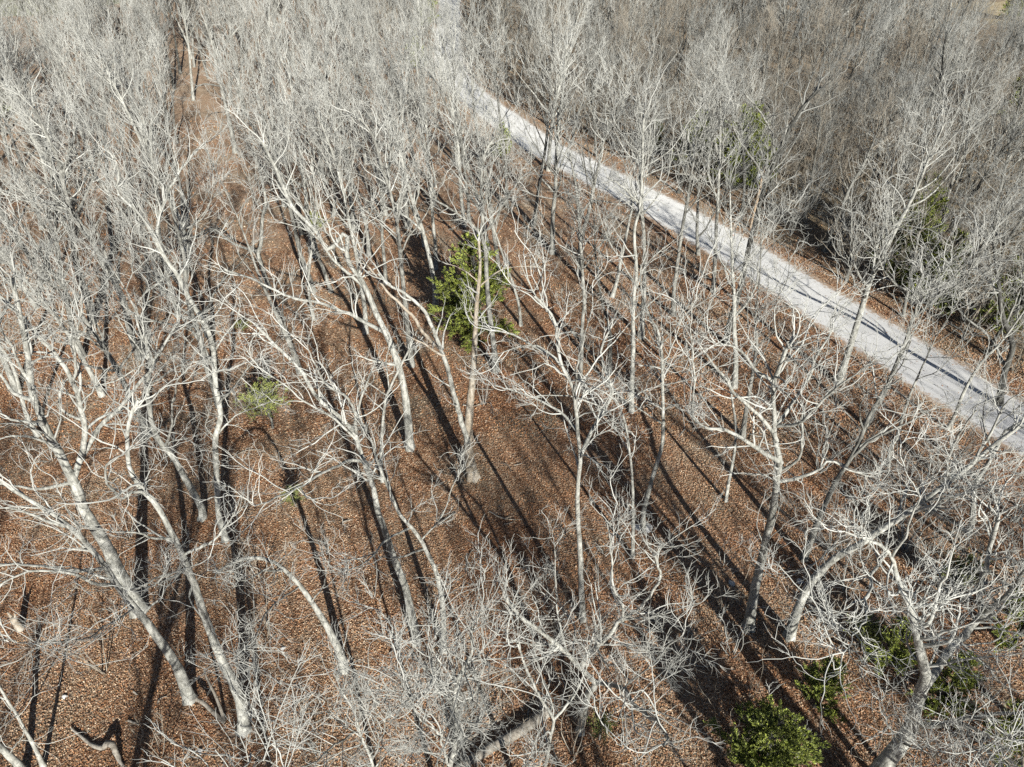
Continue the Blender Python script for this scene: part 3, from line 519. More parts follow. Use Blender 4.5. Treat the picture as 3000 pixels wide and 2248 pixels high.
  ('large forked grey tree in the lower right corner with a blue-grey low limb',(13.66,12.32),[(0.0,0.0,0.0,0.491),(-0.06,0.03,3.13,0.326),(0.05,0.05,5.03,0.268),(0.03,0.06,6.07,0.24),(-0.25,0.07,7.35,0.207),(-0.41,0.08,8.55,0.178),(-0.49,0.09,9.08,0.166),(-0.96,0.1,10.02,0.145),(-1.44,0.1,10.99,0.123),(-1.86,0.11,11.83,0.106),(-2.26,0.12,12.64,0.09),(-2.89,0.13,13.61,0.071),(-3.39,0.14,14.66,0.053),(-3.86,0.14,15.22,0.043),(-4.38,0.15,15.46,0.035),(-4.73,0.15,15.82,0.028)],
   [[(-0.37,0.08,8.25,0.14),(0.12,0.46,8.55,0.131),(0.59,0.91,8.97,0.122),(1.04,1.18,9.33,0.113),(1.36,1.4,9.95,0.103),(1.46,1.46,10.29,0.093),(1.08,1.65,11.37,0.082),(0.88,1.85,12.62,0.071),(0.78,2.04,13.81,0.06),(0.68,2.15,14.36,0.051)],[(1.42,1.43,10.16,0.1),(1.45,1.17,11.26,0.081),(1.42,1.05,11.96,0.065),(1.21,0.89,12.9,0.05),(1.05,0.77,13.61,0.035)],[(0.03,0.06,6.07,0.121),(0.4,-0.34,6.84,0.1),(0.66,-0.63,7.79,0.079),(1.12,-0.98,8.63,0.06),(1.61,-1.37,9.5,0.042)],[(0.6,-0.56,7.55,0.065),(-0.03,-1.55,9.0,0.048),(-0.7,-2.54,10.52,0.033),(-1.97,-4.34,13.76,0.018)],[(-3.63,0.14,14.94,0.045),(-4.72,-1.12,15.56,0.037),(-5.02,-1.7,15.9,0.031),(-5.55,-2.23,16.21,0.025),(-6.08,-2.63,16.53,0.02),(-7.0,-3.4,17.13,0.014)],[(-5.55,-2.23,16.21,0.025),(-6.12,-3.26,16.92,0.018),(-6.83,-4.1,17.53,0.013),(-7.45,-4.72,18.02,0.008)],[(-2.26,0.12,12.64,0.031),(-1.91,0.56,12.69,0.025),(-1.51,0.96,12.74,0.019),(-1.2,1.11,12.83,0.013)],[(-1.44,0.1,10.99,0.042),(-0.2,0.56,10.37,0.037),(1.12,1.01,9.42,0.032),(2.55,1.53,9.07,0.025),(3.2,2.23,9.44,0.019)],[(0.04,0.05,4.79,0.044),(-0.63,-0.23,5.91,0.034),(-2.21,-0.96,8.78,0.023),(-2.89,-1.33,10.33,0.014)],[(-3.45,0.14,14.73,0.042),(-3.69,-0.29,15.97,0.031),(-4.15,-0.72,17.46,0.022),(-4.64,-1.07,18.63,0.014)],[(0.04,0.05,4.79,0.038),(-0.64,-1.36,7.17,0.027),(-1.59,-2.84,9.64,0.018),(-2.07,-3.51,10.75,0.011)],[(-0.03,-1.55,9.0,0.037),(-0.67,-2.15,9.73,0.028),(-1.75,-3.34,11.39,0.019),(-2.95,-4.64,13.36,0.011)]],{'size':1.15,'dens':1.2}),
  ('pale tree at the front middle with a heavy crown forked into two wide limbs',(3.01,15.2),[(0.0,0.0,0.0,0.234),(-0.03,0.06,-1.09,0.2),(-0.12,-0.02,0.39,0.172),(-0.1,-0.12,2.06,0.146),(-0.02,-0.21,3.62,0.124),(0.23,-0.24,4.29,0.115),(-0.51,-0.32,5.64,0.097),(-1.02,-0.38,6.64,0.085),(-1.38,-0.41,7.17,0.078),(-1.95,-0.46,7.99,0.068),(-2.61,-0.5,8.78,0.059),(-3.25,-0.57,10.0,0.046)],
   [[(0.23,-0.24,4.29,0.101),(0.9,-1.77,6.48,0.081),(0.98,-3.54,8.49,0.062),(1.09,-4.72,9.99,0.048),(1.05,-5.87,11.48,0.036),(0.69,-6.69,12.51,0.026)],[(-0.41,-0.31,5.47,0.11),(-0.29,-0.59,6.48,0.097),(-0.06,-0.89,7.54,0.085),(0.35,-1.16,8.78,0.074),(0.6,-1.32,9.8,0.063),(1.11,-1.51,10.81,0.053),(1.38,-1.81,12.58,0.042),(1.05,-2.0,13.95,0.033)],[(-1.38,-0.41,7.17,0.055),(-2.0,-0.59,7.35,0.044),(-2.55,-0.72,7.65,0.033),(-3.15,-0.83,8.01,0.021)],[(0.6,-1.32,9.8,0.056),(0.53,-1.51,10.8,0.047),(0.1,-1.73,12.05,0.039),(-0.03,-1.85,12.93,0.032),(-0.27,-2.08,14.57,0.025),(-0.38,-2.19,15.57,0.018)],[(0.66,-1.34,9.92,0.035),(1.19,-1.61,10.46,0.028),(1.73,-1.92,11.15,0.02),(2.13,-2.16,11.72,0.013)],[(-1.02,-0.38,6.64,0.045),(-1.23,0.27,7.2,0.039),(-1.35,0.66,7.96,0.032),(-1.43,1.13,9.12,0.024),(-1.52,1.44,10.43,0.017)],[(0.9,-1.77,6.48,0.038),(1.29,-2.26,8.18,0.029),(1.54,-2.95,10.53,0.02),(1.84,-3.41,12.1,0.012)],[(-0.76,-0.35,6.14,0.04),(-0.65,0.76,6.48,0.033),(-1.16,1.27,6.92,0.025),(-1.87,1.55,7.48,0.016)]],{'dens':1.2,'wig':0.15}),
  ('thin close pale tree with a V fork near the bottom edge, middle of the photo',(1.01,11.0),[(0.0,0.0,0.0,0.132),(0.01,-0.36,5.68,0.072),(0.05,-0.48,7.61,0.06),(0.1,-0.57,8.93,0.053),(0.18,-0.66,10.34,0.045),(-0.15,-0.71,11.27,0.04),(-0.34,-0.76,11.98,0.037),(-0.56,-0.81,12.82,0.033),(-0.72,-0.86,13.61,0.03),(-0.88,-0.92,14.43,0.026)],
   [[(0.18,-0.66,10.34,0.044),(0.41,-0.42,10.48,0.037),(0.75,-0.16,10.93,0.031),(0.95,0.0,11.44,0.024),(1.1,0.09,11.92,0.017)],[(0.06,-0.68,10.69,0.035),(0.11,-0.17,10.61,0.03),(-0.17,0.63,10.56,0.026),(-0.3,1.16,10.83,0.02),(-0.39,1.54,11.05,0.015)],[(0.1,-0.57,8.93,0.023),(-0.41,-1.66,10.46,0.015),(-0.69,-2.58,11.77,0.008)]],{'size':0.6,'dens':1.4,'wig':0.13}),
  ('bushy pale young tree with twin stems at the bottom edge left of the fallen log',(-2.27,11.0),[(0.0,0.0,0.0,0.126),(0.06,-0.11,4.66,0.073),(0.25,-0.15,6.34,0.062),(0.47,-0.21,8.96,0.046),(0.54,-0.24,9.98,0.041),(0.61,-0.27,11.19,0.035),(0.13,-0.28,11.77,0.031),(-0.16,-0.3,12.4,0.028),(-0.37,-0.32,13.3,0.024)],
   [[(0.18,-0.14,5.71,0.086),(0.59,-0.65,8.91,0.07),(0.79,-0.98,11.43,0.057),(0.9,-1.12,12.76,0.047),(1.11,-1.21,13.9,0.039),(1.3,-1.27,14.92,0.031),(1.37,-1.33,15.87,0.024)],[(0.25,-0.15,6.34,0.045),(0.23,-1.62,11.55,0.031),(0.04,-2.0,12.82,0.024),(-0.12,-2.4,14.27,0.018),(-0.09,-2.68,15.43,0.012)],[(0.81,-0.99,11.6,0.033),(1.33,-1.5,13.14,0.025),(1.53,-1.86,14.45,0.017),(1.71,-2.09,15.6,0.011)],[(0.56,-0.24,10.28,0.027),(0.37,-0.83,12.19,0.02),(0.38,-1.32,14.21,0.013),(0.6,-1.74,16.01,0.008)],[(0.25,-0.33,6.99,0.024),(-0.64,0.19,6.79,0.017),(-1.17,0.49,6.8,0.01)]],{'size':0.6,'dens':1.5,'wig':0.13}),
  ('bushy pale sapling cut by the bottom edge, left of the twin-stemmed young tree',(-4.52,11.0),[(0.0,0.0,0.0,0.113),(0.02,-0.06,4.76,0.061),(0.07,-0.08,6.33,0.05),(0.05,-0.09,7.17,0.045),(-0.09,-0.1,8.37,0.038),(-0.1,-0.12,9.67,0.031),(-0.27,-0.13,10.71,0.026),(-0.38,-0.14,11.69,0.021)],
   [[(0.06,-0.08,6.75,0.03),(0.8,-0.86,9.87,0.021),(1.3,-1.43,12.12,0.014),(1.46,-1.76,13.61,0.009)],[(-0.05,-0.1,8.07,0.029),(-0.35,-0.35,9.22,0.022),(-0.66,-0.48,10.01,0.016),(-0.82,-0.57,10.85,0.01)],[(0.07,-0.07,6.13,0.025),(0.59,0.42,6.42,0.018),(0.68,0.69,5.11,0.011)],[(-0.24,-0.25,8.79,0.028),(-0.23,-2.42,12.06,0.02),(-0.2,-3.72,14.22,0.014),(-0.2,-4.55,16.27,0.01),(-0.09,-4.93,17.29,0.007)]],{'size':0.55,'dens':1.5,'wig':0.13}),
  ('short thin pale tree leaning out of the lower left corner',(-19.17,13.78),[(0.0,0.0,0.0,0.102),(0.11,0.05,0.81,0.083),(0.26,0.14,2.36,0.066),(0.38,0.24,3.92,0.052),(0.41,0.33,5.47,0.04),(0.38,0.39,6.49,0.033)],
   [[(0.36,0.23,3.72,0.023),(-0.06,1.26,3.07,0.017),(-0.59,2.23,2.76,0.01)]],{'size':0.5,'dens':0.6}),
  ('thick pale trunk end cut off by the lower left corner',(-19.8,13.54),[(0.0,0.0,0.0,0.183),(0.04,0.03,0.59,0.147),(-0.08,0.08,1.39,0.125),(-0.2,0.11,2.0,0.11),(-0.43,0.17,2.91,0.089)],
   [[(-0.08,0.08,1.39,0.031),(2.32,-0.79,4.7,0.019),(3.36,-1.24,7.01,0.01)]],{'size':0.6,'dens':0.6}),
  ('tall pale trunk in the sunny strip of bare leaves at upper left',(-34.11,87.11),[(0.0,0.0,0.0,0.329),(0.14,-0.09,2.48,0.254),(0.19,-0.18,4.87,0.218),(0.23,-0.3,7.87,0.178),(0.27,-0.38,10.07,0.151),(0.49,-0.46,12.2,0.127),(0.27,-0.55,14.58,0.102)],
   [[(0.27,-0.37,9.8,0.106),(-1.36,0.66,11.97,0.074),(-1.99,1.22,14.26,0.042)],[(0.23,-0.3,7.87,0.09),(-0.58,-2.47,8.75,0.07),(-1.01,-3.75,8.75,0.052),(-1.25,-6.0,8.03,0.034)],[(0.3,-0.39,10.34,0.088),(2.28,-2.0,12.52,0.06),(3.95,-3.25,14.31,0.033)]],{}),
  ('tall straight pale trunk beyond the sunny strip, upper left',(-37.75,103.02),[(0.0,0.0,0.0,0.377),(0.28,-0.38,4.03,0.275),(0.55,-0.66,7.06,0.233),(0.81,-0.94,9.97,0.197),(1.16,-1.2,12.76,0.166),(1.34,-1.47,15.62,0.136)],
   [[(0.85,-0.97,10.32,0.122),(2.88,-0.04,12.2,0.085),(4.27,0.37,13.58,0.048)],[(0.98,-1.07,11.37,0.121),(-0.43,0.36,13.22,0.085),(-1.06,1.09,14.9,0.048)]],{}),
  ('thin pale trunk with forked top near the top edge, left of the sunny strip',(-61.59,127.38),[(0.0,0.0,0.0,0.365),(0.36,-0.33,3.2,0.269),(0.53,-0.52,5.11,0.238),(1.03,-0.8,7.9,0.196),(1.36,-0.96,9.48,0.174),(1.68,-1.19,11.7,0.146)],
   [[(1.36,-0.96,9.48,0.123),(1.81,0.01,10.65,0.086),(2.61,0.77,11.85,0.049)]],{}),
  ('grey trunk half hidden by pale crowns at left, dark shadow along its right side',(-27.17,42.87),[(0.0,0.0,0.0,0.307),(-0.21,0.03,1.68,0.252),(0.08,0.08,4.98,0.206),(-0.18,0.11,6.77,0.185),(-0.41,0.13,8.26,0.169),(-0.51,0.14,9.14,0.159),(-0.74,0.16,10.23,0.148),(-1.13,0.18,11.08,0.139),(-0.88,0.22,13.61,0.116),(-0.7,0.24,14.87,0.105),(-0.84,0.26,16.45,0.092),(-0.96,0.28,17.79,0.082)],
   [[(-1.08,0.17,10.97,0.09),(-0.22,1.04,12.28,0.072),(0.54,1.66,13.57,0.053),(1.03,2.05,14.63,0.035)],[(-1.01,0.2,12.34,0.088),(-2.62,0.74,11.57,0.072),(-3.85,1.06,12.17,0.054),(-6.08,1.56,12.28,0.036)],[(-0.88,0.22,13.61,0.067),(-0.22,0.5,14.97,0.053),(0.52,0.64,15.87,0.039),(0.99,0.82,17.63,0.026)],[(-0.71,0.16,10.09,0.091),(-0.62,-0.34,11.51,0.071),(-1.82,-0.86,12.24,0.052),(-3.3,-1.22,12.8,0.034)]],{}),
  ('pale trunk at far left whose white crown spreads over the upper left',(-33.22,47.88),[(0.0,0.0,0.0,0.343),(0.44,-0.1,2.44,0.266),(0.54,-0.16,3.95,0.242),(0.85,-0.24,5.92,0.213),(1.51,-0.32,7.91,0.186),(1.75,-0.38,9.35,0.168),(1.93,-0.47,11.42,0.145),(2.08,-0.53,13.07,0.127),(2.01,-0.6,14.64,0.111),(1.63,-0.64,15.65,0.101)],
   [[(1.66,-0.36,8.81,0.11),(0.21,-0.75,10.2,0.086),(-1.04,-0.99,10.75,0.064),(-1.8,-1.15,11.25,0.042)],[(1.77,-0.39,9.61,0.12),(2.96,0.21,11.04,0.095),(4.12,0.69,12.52,0.071),(4.69,0.92,13.52,0.047)],[(2.08,-0.53,13.07,0.083),(0.37,0.29,13.31,0.067),(-1.25,0.82,13.65,0.051),(-2.02,1.15,14.28,0.034)],[(1.86,-0.43,10.64,0.075),(2.68,0.14,12.5,0.052),(3.33,0.71,14.73,0.029)]],{}),
  ('slim pale trunk right of the sunny strip with a long limb bent down left',(-20.67,53.18),[(0.0,0.0,0.0,0.241),(-0.25,0.11,1.78,0.187),(-0.33,0.2,3.3,0.163),(0.02,0.24,3.82,0.155),(0.61,0.38,6.19,0.123),(1.15,0.48,7.71,0.104),(1.14,0.59,9.55,0.084)],
   [[(-0.33,0.2,3.3,0.115),(-3.17,1.75,3.64,0.103),(-4.32,2.56,4.25,0.089),(-5.28,3.02,4.17,0.076),(-7.56,4.25,2.74,0.063),(-10.65,6.03,0.52,0.051)],[(0.61,0.38,6.19,0.062),(2.08,-0.49,8.61,0.042),(2.35,-1.31,11.1,0.023)]],{'size':0.8}),
  ('grey trunk behind the small flat green cedar, left of centre',(-15.17,41.14),[(0.0,0.0,0.0,0.251),(-0.13,-0.08,1.86,0.186),(-0.35,-0.15,3.45,0.157),(-0.64,-0.21,5.09,0.131),(-0.87,-0.27,6.43,0.111),(-1.13,-0.34,7.95,0.09)],
   [[(-0.35,-0.15,3.45,0.063),(0.3,-1.19,6.5,0.042),(1.55,-1.93,8.49,0.023)]],{}),
  ('grey trunk at centre left casting a wide dark shadow band',(-16.74,52.65),[(0.0,0.0,0.0,0.254),(-0.18,-0.21,2.08,0.2),(-0.39,-0.36,3.56,0.18),(-0.35,-0.5,4.97,0.164),(-0.34,-0.85,8.48,0.127),(-0.6,-1.1,10.98,0.104),(-0.65,-1.27,12.75,0.089)],
   [[(-0.34,-0.85,8.48,0.071),(-1.77,0.61,9.74,0.05),(-3.32,1.57,10.48,0.029)]],{}),
  ('slim grey trunk just right of the one with a wide dark shadow band',(-15.3,52.65),[(0.0,0.0,0.0,0.197),(-0.34,0.21,1.86,0.149),(-0.66,0.37,3.2,0.131),(-0.74,0.52,4.49,0.115),(-1.15,0.78,6.77,0.089),(-1.91,0.95,8.24,0.073)],
   [],{}),
  ('straight grey trunk with shaded left side rising above the cedar clearing',(-10.32,65.47),[(0.0,0.0,0.0,0.297),(-0.01,0.21,1.93,0.234),(0.02,0.46,4.16,0.199),(0.1,0.78,7.04,0.16),(0.1,1.09,9.79,0.126),(0.1,1.38,12.43,0.097)],
   [[(0.1,0.78,7.04,0.087),(1.48,-0.6,9.62,0.058),(2.46,-1.64,11.94,0.032)],[(0.1,0.93,8.41,0.086),(-0.45,0.0,10.66,0.058),(-0.47,-1.01,13.06,0.032)]],{}),
  ('short-looking pale trunk with a dark shadow at its left foot, above the cedar clearing',(-12.96,68.43),[(0.0,0.0,0.0,0.29),(0.0,-0.29,2.5,0.212),(0.05,-0.54,4.65,0.177),(0.1,-0.85,7.32,0.138),(-0.08,-1.19,10.28,0.1)],
   [[(0.08,-0.73,6.31,0.074),(0.91,1.28,8.1,0.052),(1.16,2.92,9.81,0.03)]],{}),
  ('dark leaning trunk crossing in front of the gravel road beside the utility pole',(16.2,44.81),[(0.0,0.0,0.0,0.265),(-0.06,-0.08,2.11,0.216),(0.06,-0.16,4.38,0.192),(0.11,-0.24,6.27,0.174),(0.03,-0.31,8.19,0.158),(0.05,-0.36,9.58,0.146),(0.13,-0.45,12.0,0.128),(0.5,-0.55,14.66,0.109),(0.87,-0.61,16.3,0.098),(1.29,-0.66,17.6,0.09),(2.09,-0.7,18.76,0.082)],
   [[(0.46,-0.54,14.33,0.078),(-0.7,-1.26,16.59,0.06),(-1.95,-1.72,17.98,0.043),(-2.81,-1.99,18.75,0.028)],[(0.22,-0.48,12.66,0.08),(-1.03,-1.07,14.36,0.062),(-2.52,-1.56,15.95,0.045),(-3.29,-1.89,17.15,0.029)],[(0.6,-0.57,15.07,0.058),(0.23,-1.2,17.48,0.039),(-0.52,-1.57,18.63,0.022)]],{'dark':1}),
  ('small forked tree standing on the near edge of the gravel road',(17.16,59.46),[(0.0,0.0,0.0,0.184),(-0.41,0.12,2.32,0.14),(-0.76,0.27,5.19,0.113),(-1.19,0.45,8.57,0.085),(-1.97,0.52,9.87,0.075),(-2.9,0.58,11.01,0.064)],
   [[(-0.31,0.09,1.74,0.098),(0.2,-0.25,2.79,0.082),(0.95,-0.81,5.63,0.065),(1.64,-1.18,7.84,0.05),(1.25,-1.67,10.6,0.035)],[(-1.19,0.45,8.57,0.053),(-0.56,1.77,10.11,0.037),(-0.78,3.03,12.32,0.021)],[(-0.5,0.16,3.04,0.055),(-2.63,-1.67,6.13,0.021)]],{'size':0.7}),
  ('large grey tree with a dark trunk and wide upper limbs in the far right thicket',(44.19,77.48),[(0.0,0.0,0.0,0.412),(-0.6,0.2,3.08,0.312),(-0.69,0.35,5.55,0.271),(-0.35,0.49,7.62,0.239),(0.13,0.59,9.17,0.216),(0.41,0.72,11.28,0.188),(-0.15,0.89,13.91,0.155),(-0.27,0.97,15.18,0.14)],
   [[(0.01,0.56,8.78,0.114),(1.61,2.06,10.65,0.091),(4.3,2.95,11.21,0.069),(6.53,3.59,10.6,0.046)],[(-0.67,0.31,4.93,0.084),(-2.42,-0.2,7.5,0.057),(-3.99,-0.42,8.51,0.032)],[(-0.45,0.15,2.31,0.102),(1.17,0.42,3.17,0.071),(4.36,0.82,3.38,0.041)],[(-0.69,0.35,5.55,0.117),(-1.69,2.05,8.3,0.081),(-2.71,3.05,11.19,0.046)]],{'dark':1}),
  ('black leaning trunk with a broken pale top in the thicket beyond the road',(49.14,99.48),[(0.0,0.0,0.0,0.32),(0.12,0.15,2.21,0.238),(0.49,0.3,4.56,0.192),(0.45,0.46,6.85,0.153),(0.46,0.59,8.89,0.121)],
   [[(0.31,0.23,3.38,0.083),(2.0,1.49,4.65,0.058),(3.19,2.29,5.25,0.033)]],{'dark':1,'size':0.7}),
  ('mid-size tree whose dark trunk crosses the near verge of the road at right',(22.94,35.26),[(0.0,0.0,0.0,0.195),(0.17,0.03,1.14,0.162),(0.45,0.07,2.49,0.145),(0.5,0.11,3.91,0.13),(0.54,0.15,5.28,0.116),(0.57,0.18,6.38,0.106),(0.48,0.22,7.77,0.094),(0.51,0.24,8.39,0.089),(0.12,0.28,9.7,0.078),(-0.97,0.29,10.1,0.07)],
   [[(0.49,0.23,8.0,0.09),(0.73,0.0,8.85,0.075),(1.1,-0.18,9.56,0.061),(1.36,-0.52,11.22,0.047),(1.6,-0.74,12.28,0.033)],[(0.56,0.18,6.24,0.037),(-0.73,-0.76,6.58,0.025),(-2.34,-1.97,6.97,0.014)],[(0.51,0.24,8.39,0.063),(1.06,0.44,9.51,0.043),(2.05,0.61,9.92,0.025)]],{'dark':0.5}),
  ('black-trunked tree at the right edge past the road, pale upper branches',(32.91,37.51),[(0.0,0.0,0.0,0.259),(-0.44,-0.06,1.49,0.21),(-0.86,-0.11,2.91,0.189),(-1.14,-0.18,4.65,0.166),(-2.06,-0.24,6.08,0.147),(-2.95,-0.28,7.23,0.132),(-3.99,-0.36,9.2,0.11),(-4.84,-0.42,10.76,0.093),(-5.61,-0.48,12.33,0.079)],
   [[(-0.9,-0.12,3.13,0.1),(-1.2,1.42,4.05,0.086),(-1.72,2.16,4.55,0.071),(-2.56,3.28,5.05,0.057),(-3.16,4.5,5.77,0.042)],[(-2.39,-0.25,6.51,0.067),(-2.13,0.08,7.56,0.046),(-2.06,0.33,8.82,0.026)],[(-5.42,-0.46,11.93,0.062),(-6.73,-1.18,13.31,0.042),(-7.83,-1.54,13.92,0.023)],[(-5.58,-0.55,12.11,0.061),(-5.7,-0.19,13.77,0.042),(-5.52,0.03,14.85,0.024)]],{'dark':1}),
  ('shaded mossy trunk behind the stout lichen-covered tree',(14.74,34.2),[(0.0,0.0,0.0,0.192),(-0.25,-0.05,2.2,0.137),(-0.39,-0.09,4.27,0.11),(-0.5,-0.13,5.88,0.091),(-0.67,-0.16,7.32,0.076),(-1.08,-0.19,8.79,0.061)],
   [[(-0.48,-0.12,5.48,0.046),(-0.2,-0.51,7.13,0.031),(-0.38,-0.71,8.51,0.017)]],{'dark':0.5}),
  ('short thin trunk standing clear in the leaves left of the stout lichen-covered tree',(12.3,28.56),[(0.0,0.0,0.0,0.115),(-0.04,0.18,1.67,0.09),(-0.01,0.32,2.85,0.081),(-0.05,0.43,3.9,0.073),(-0.22,0.58,5.21,0.065),(-0.61,0.73,6.58,0.056),(-1.09,0.89,8.08,0.048)],
   [[(-0.12,0.49,4.39,0.034),(0.22,0.75,5.28,0.023),(0.25,0.93,6.2,0.013)]],{'size':0.6}),
  ('grey trunk with tangled pale branches between the lichen-covered and the leaning tree',(15.36,24.36),[(0.0,0.0,0.0,0.211),(0.12,0.14,1.31,0.17),(0.18,0.26,2.47,0.152),(0.24,0.35,3.29,0.141),(0.51,0.57,5.43,0.115),(0.88,0.7,6.64,0.101),(1.08,0.8,7.64,0.091),(1.12,0.93,8.86,0.079),(1.26,1.02,9.7,0.071)],
   [[(0.88,0.7,6.64,0.081),(1.24,0.51,7.9,0.067),(1.7,0.38,8.58,0.055),(2.5,0.28,9.22,0.042),(3.24,0.2,10.0,0.03)],[(0.74,0.65,6.19,0.06),(0.05,1.5,6.1,0.049),(0.25,2.09,7.0,0.036),(0.54,2.62,8.04,0.024)],[(1.1,0.87,8.25,0.051),(0.29,0.44,9.81,0.034),(0.15,0.2,11.13,0.019)]],{'dark':0.5}),
  ('grey forked tree in front of the road at the right edge',(25.0,26.16),[(0.0,0.0,0.0,0.183),(-0.18,-0.05,1.05,0.15),(-0.72,-0.12,2.53,0.128),(-1.23,-0.19,3.97,0.111),(-1.24,-0.24,5.11,0.099),(-1.33,-0.32,6.73,0.083),(-1.42,-0.37,7.77,0.073),(-0.85,-0.4,8.47,0.066)],
   [[(-1.24,-0.2,4.25,0.063),(-1.84,0.5,4.39,0.054),(-2.1,0.75,3.7,0.045),(-1.96,1.31,4.51,0.036),(-1.26,2.11,5.63,0.026)],[(-1.3,-0.29,6.12,0.053),(-2.33,-0.86,7.71,0.041),(-2.68,-1.3,9.04,0.03),(-2.49,-1.7,10.53,0.019)],[(-1.24,-0.23,4.96,0.054),(-0.49,-0.4,5.68,0.037),(0.14,-0.54,6.33,0.021)]],{'size':0.9}),
  ('grey-brown trunk behind the lichen-covered tree, lower half in shadow near the road',(22.86,31.5),[(0.0,0.0,0.0,0.152),(-0.3,0.0,1.51,0.113),(-0.22,0.0,2.12,0.104),(-0.4,0.0,3.78,0.083),(-0.52,0.01,5.47,0.064),(-0.53,0.01,6.76,0.051)],
   [],{'size':0.8,'dark':0.5}),
]
CEDARS = [('biggest green cedar, behind the dead twin-stemmed tree at the centre', -2.7, 45.64, 0, 1.5, 0.87),
  ('low wide yellow-green cedar left of centre, half hidden by pale branches', -15.47, 35.02, 3, 1.25, 0.9),
  ('small yellow-green cedar tuft in the brown leaves just below the low wide cedar', -12.3, 28.13, 3, 0.55, 0.9),
  ('tiny bright green cedar tuft on the sunny leaves at left', -20.82, 46.29, 3, 0.5, 0.7),
  ('dark shaded cedar on the near side of the gravel road, upper centre', -1.17, 84.68, 1, 1.0, 1.0),
  ('large yellow-green cedar behind bare branches past the road, upper right', 24.63, 75.23, 0, 1.75, 0.8),
  ('cedar just left of the large yellow-green one past the road', 21.2, 80.83, 0, 1.3, 0.8),
  ('small cedar at the road verge left of the utility pole', 17.64, 87.12, 1, 0.9, 1.0),
  ('dark cedar past the road in the right thicket', 33.2, 54.37, 0, 1.2, 1.0),
  ('second dark cedar in the right thicket, a little lower and right', 34.2, 50.1, 1, 1.5, 1.0),
  ('green cedar at the right edge just above the road', 38.31, 45.64, 0, 1.3, 1.0),
  ('dim green cedar in shade behind the fork of the lower right tree', 16.88, 18.0, 1, 0.85, 1.0),
  ('low dim cedar right of the pointed one, under the large forked tree', 18.48, 16.25, 1, 0.9, 1.0),
  ('green cedar under pale branches at the right edge, lower right', 23.35, 19.18, 1, 1.1, 1.0),
  ('thin wispy cedar between the leaning mossy trunk and the pointed cedar', 16.17, 19.18, 3, 0.7, 1.0),
  ('wispy cedar under the right fork of the lower right tree', 22.15, 22.02, 3, 0.9, 1.0),
  ('faint wispy green bush behind the slim grey tree left of the centre cedar', -18.43, 62.54, 3, 0.9, 1.0),
  ('dark green cedar at the right edge of the lower right corner', 19.93, 14.08, 1, 0.9, 1.0),
  ('pale green cedar near the top edge left of the road end', -17.52, 163.47, 0, 1.2, 1.0),
  ('dark green cedar at the far left edge under pale crowns', -70.94, 101.24, 0, 0.8, 1.0),
  ('dark cedar high up left of the road, upper centre', -16.19, 128.44, 0, 0.9, 1.0),
  ('dark cedar in the far top right corner by the straw field', 108.65, 170.95, 0, 1.3, 1.0),
  ('small cedar under the wide grey tree in the right thicket', 36.74, 60.1, 1, 1.7, 1.0),
  ('cedar at the right edge of the upper thicket', 66.19, 94.22, 0, 1.5, 1.0),
  ('bright sunlit cedar cut off by the bottom edge, lower right', 9.96, 13.48, 0, 0.95, 0.71),
  ('small pointed green cedar left of the large forked tree, lower right', 13.22, 16.31, 1, 0.8, 1.0),
  ('low dim cedar under the bottom-centre pale branches', 3.67, 14.86, 3, 0.55, 1.0)]
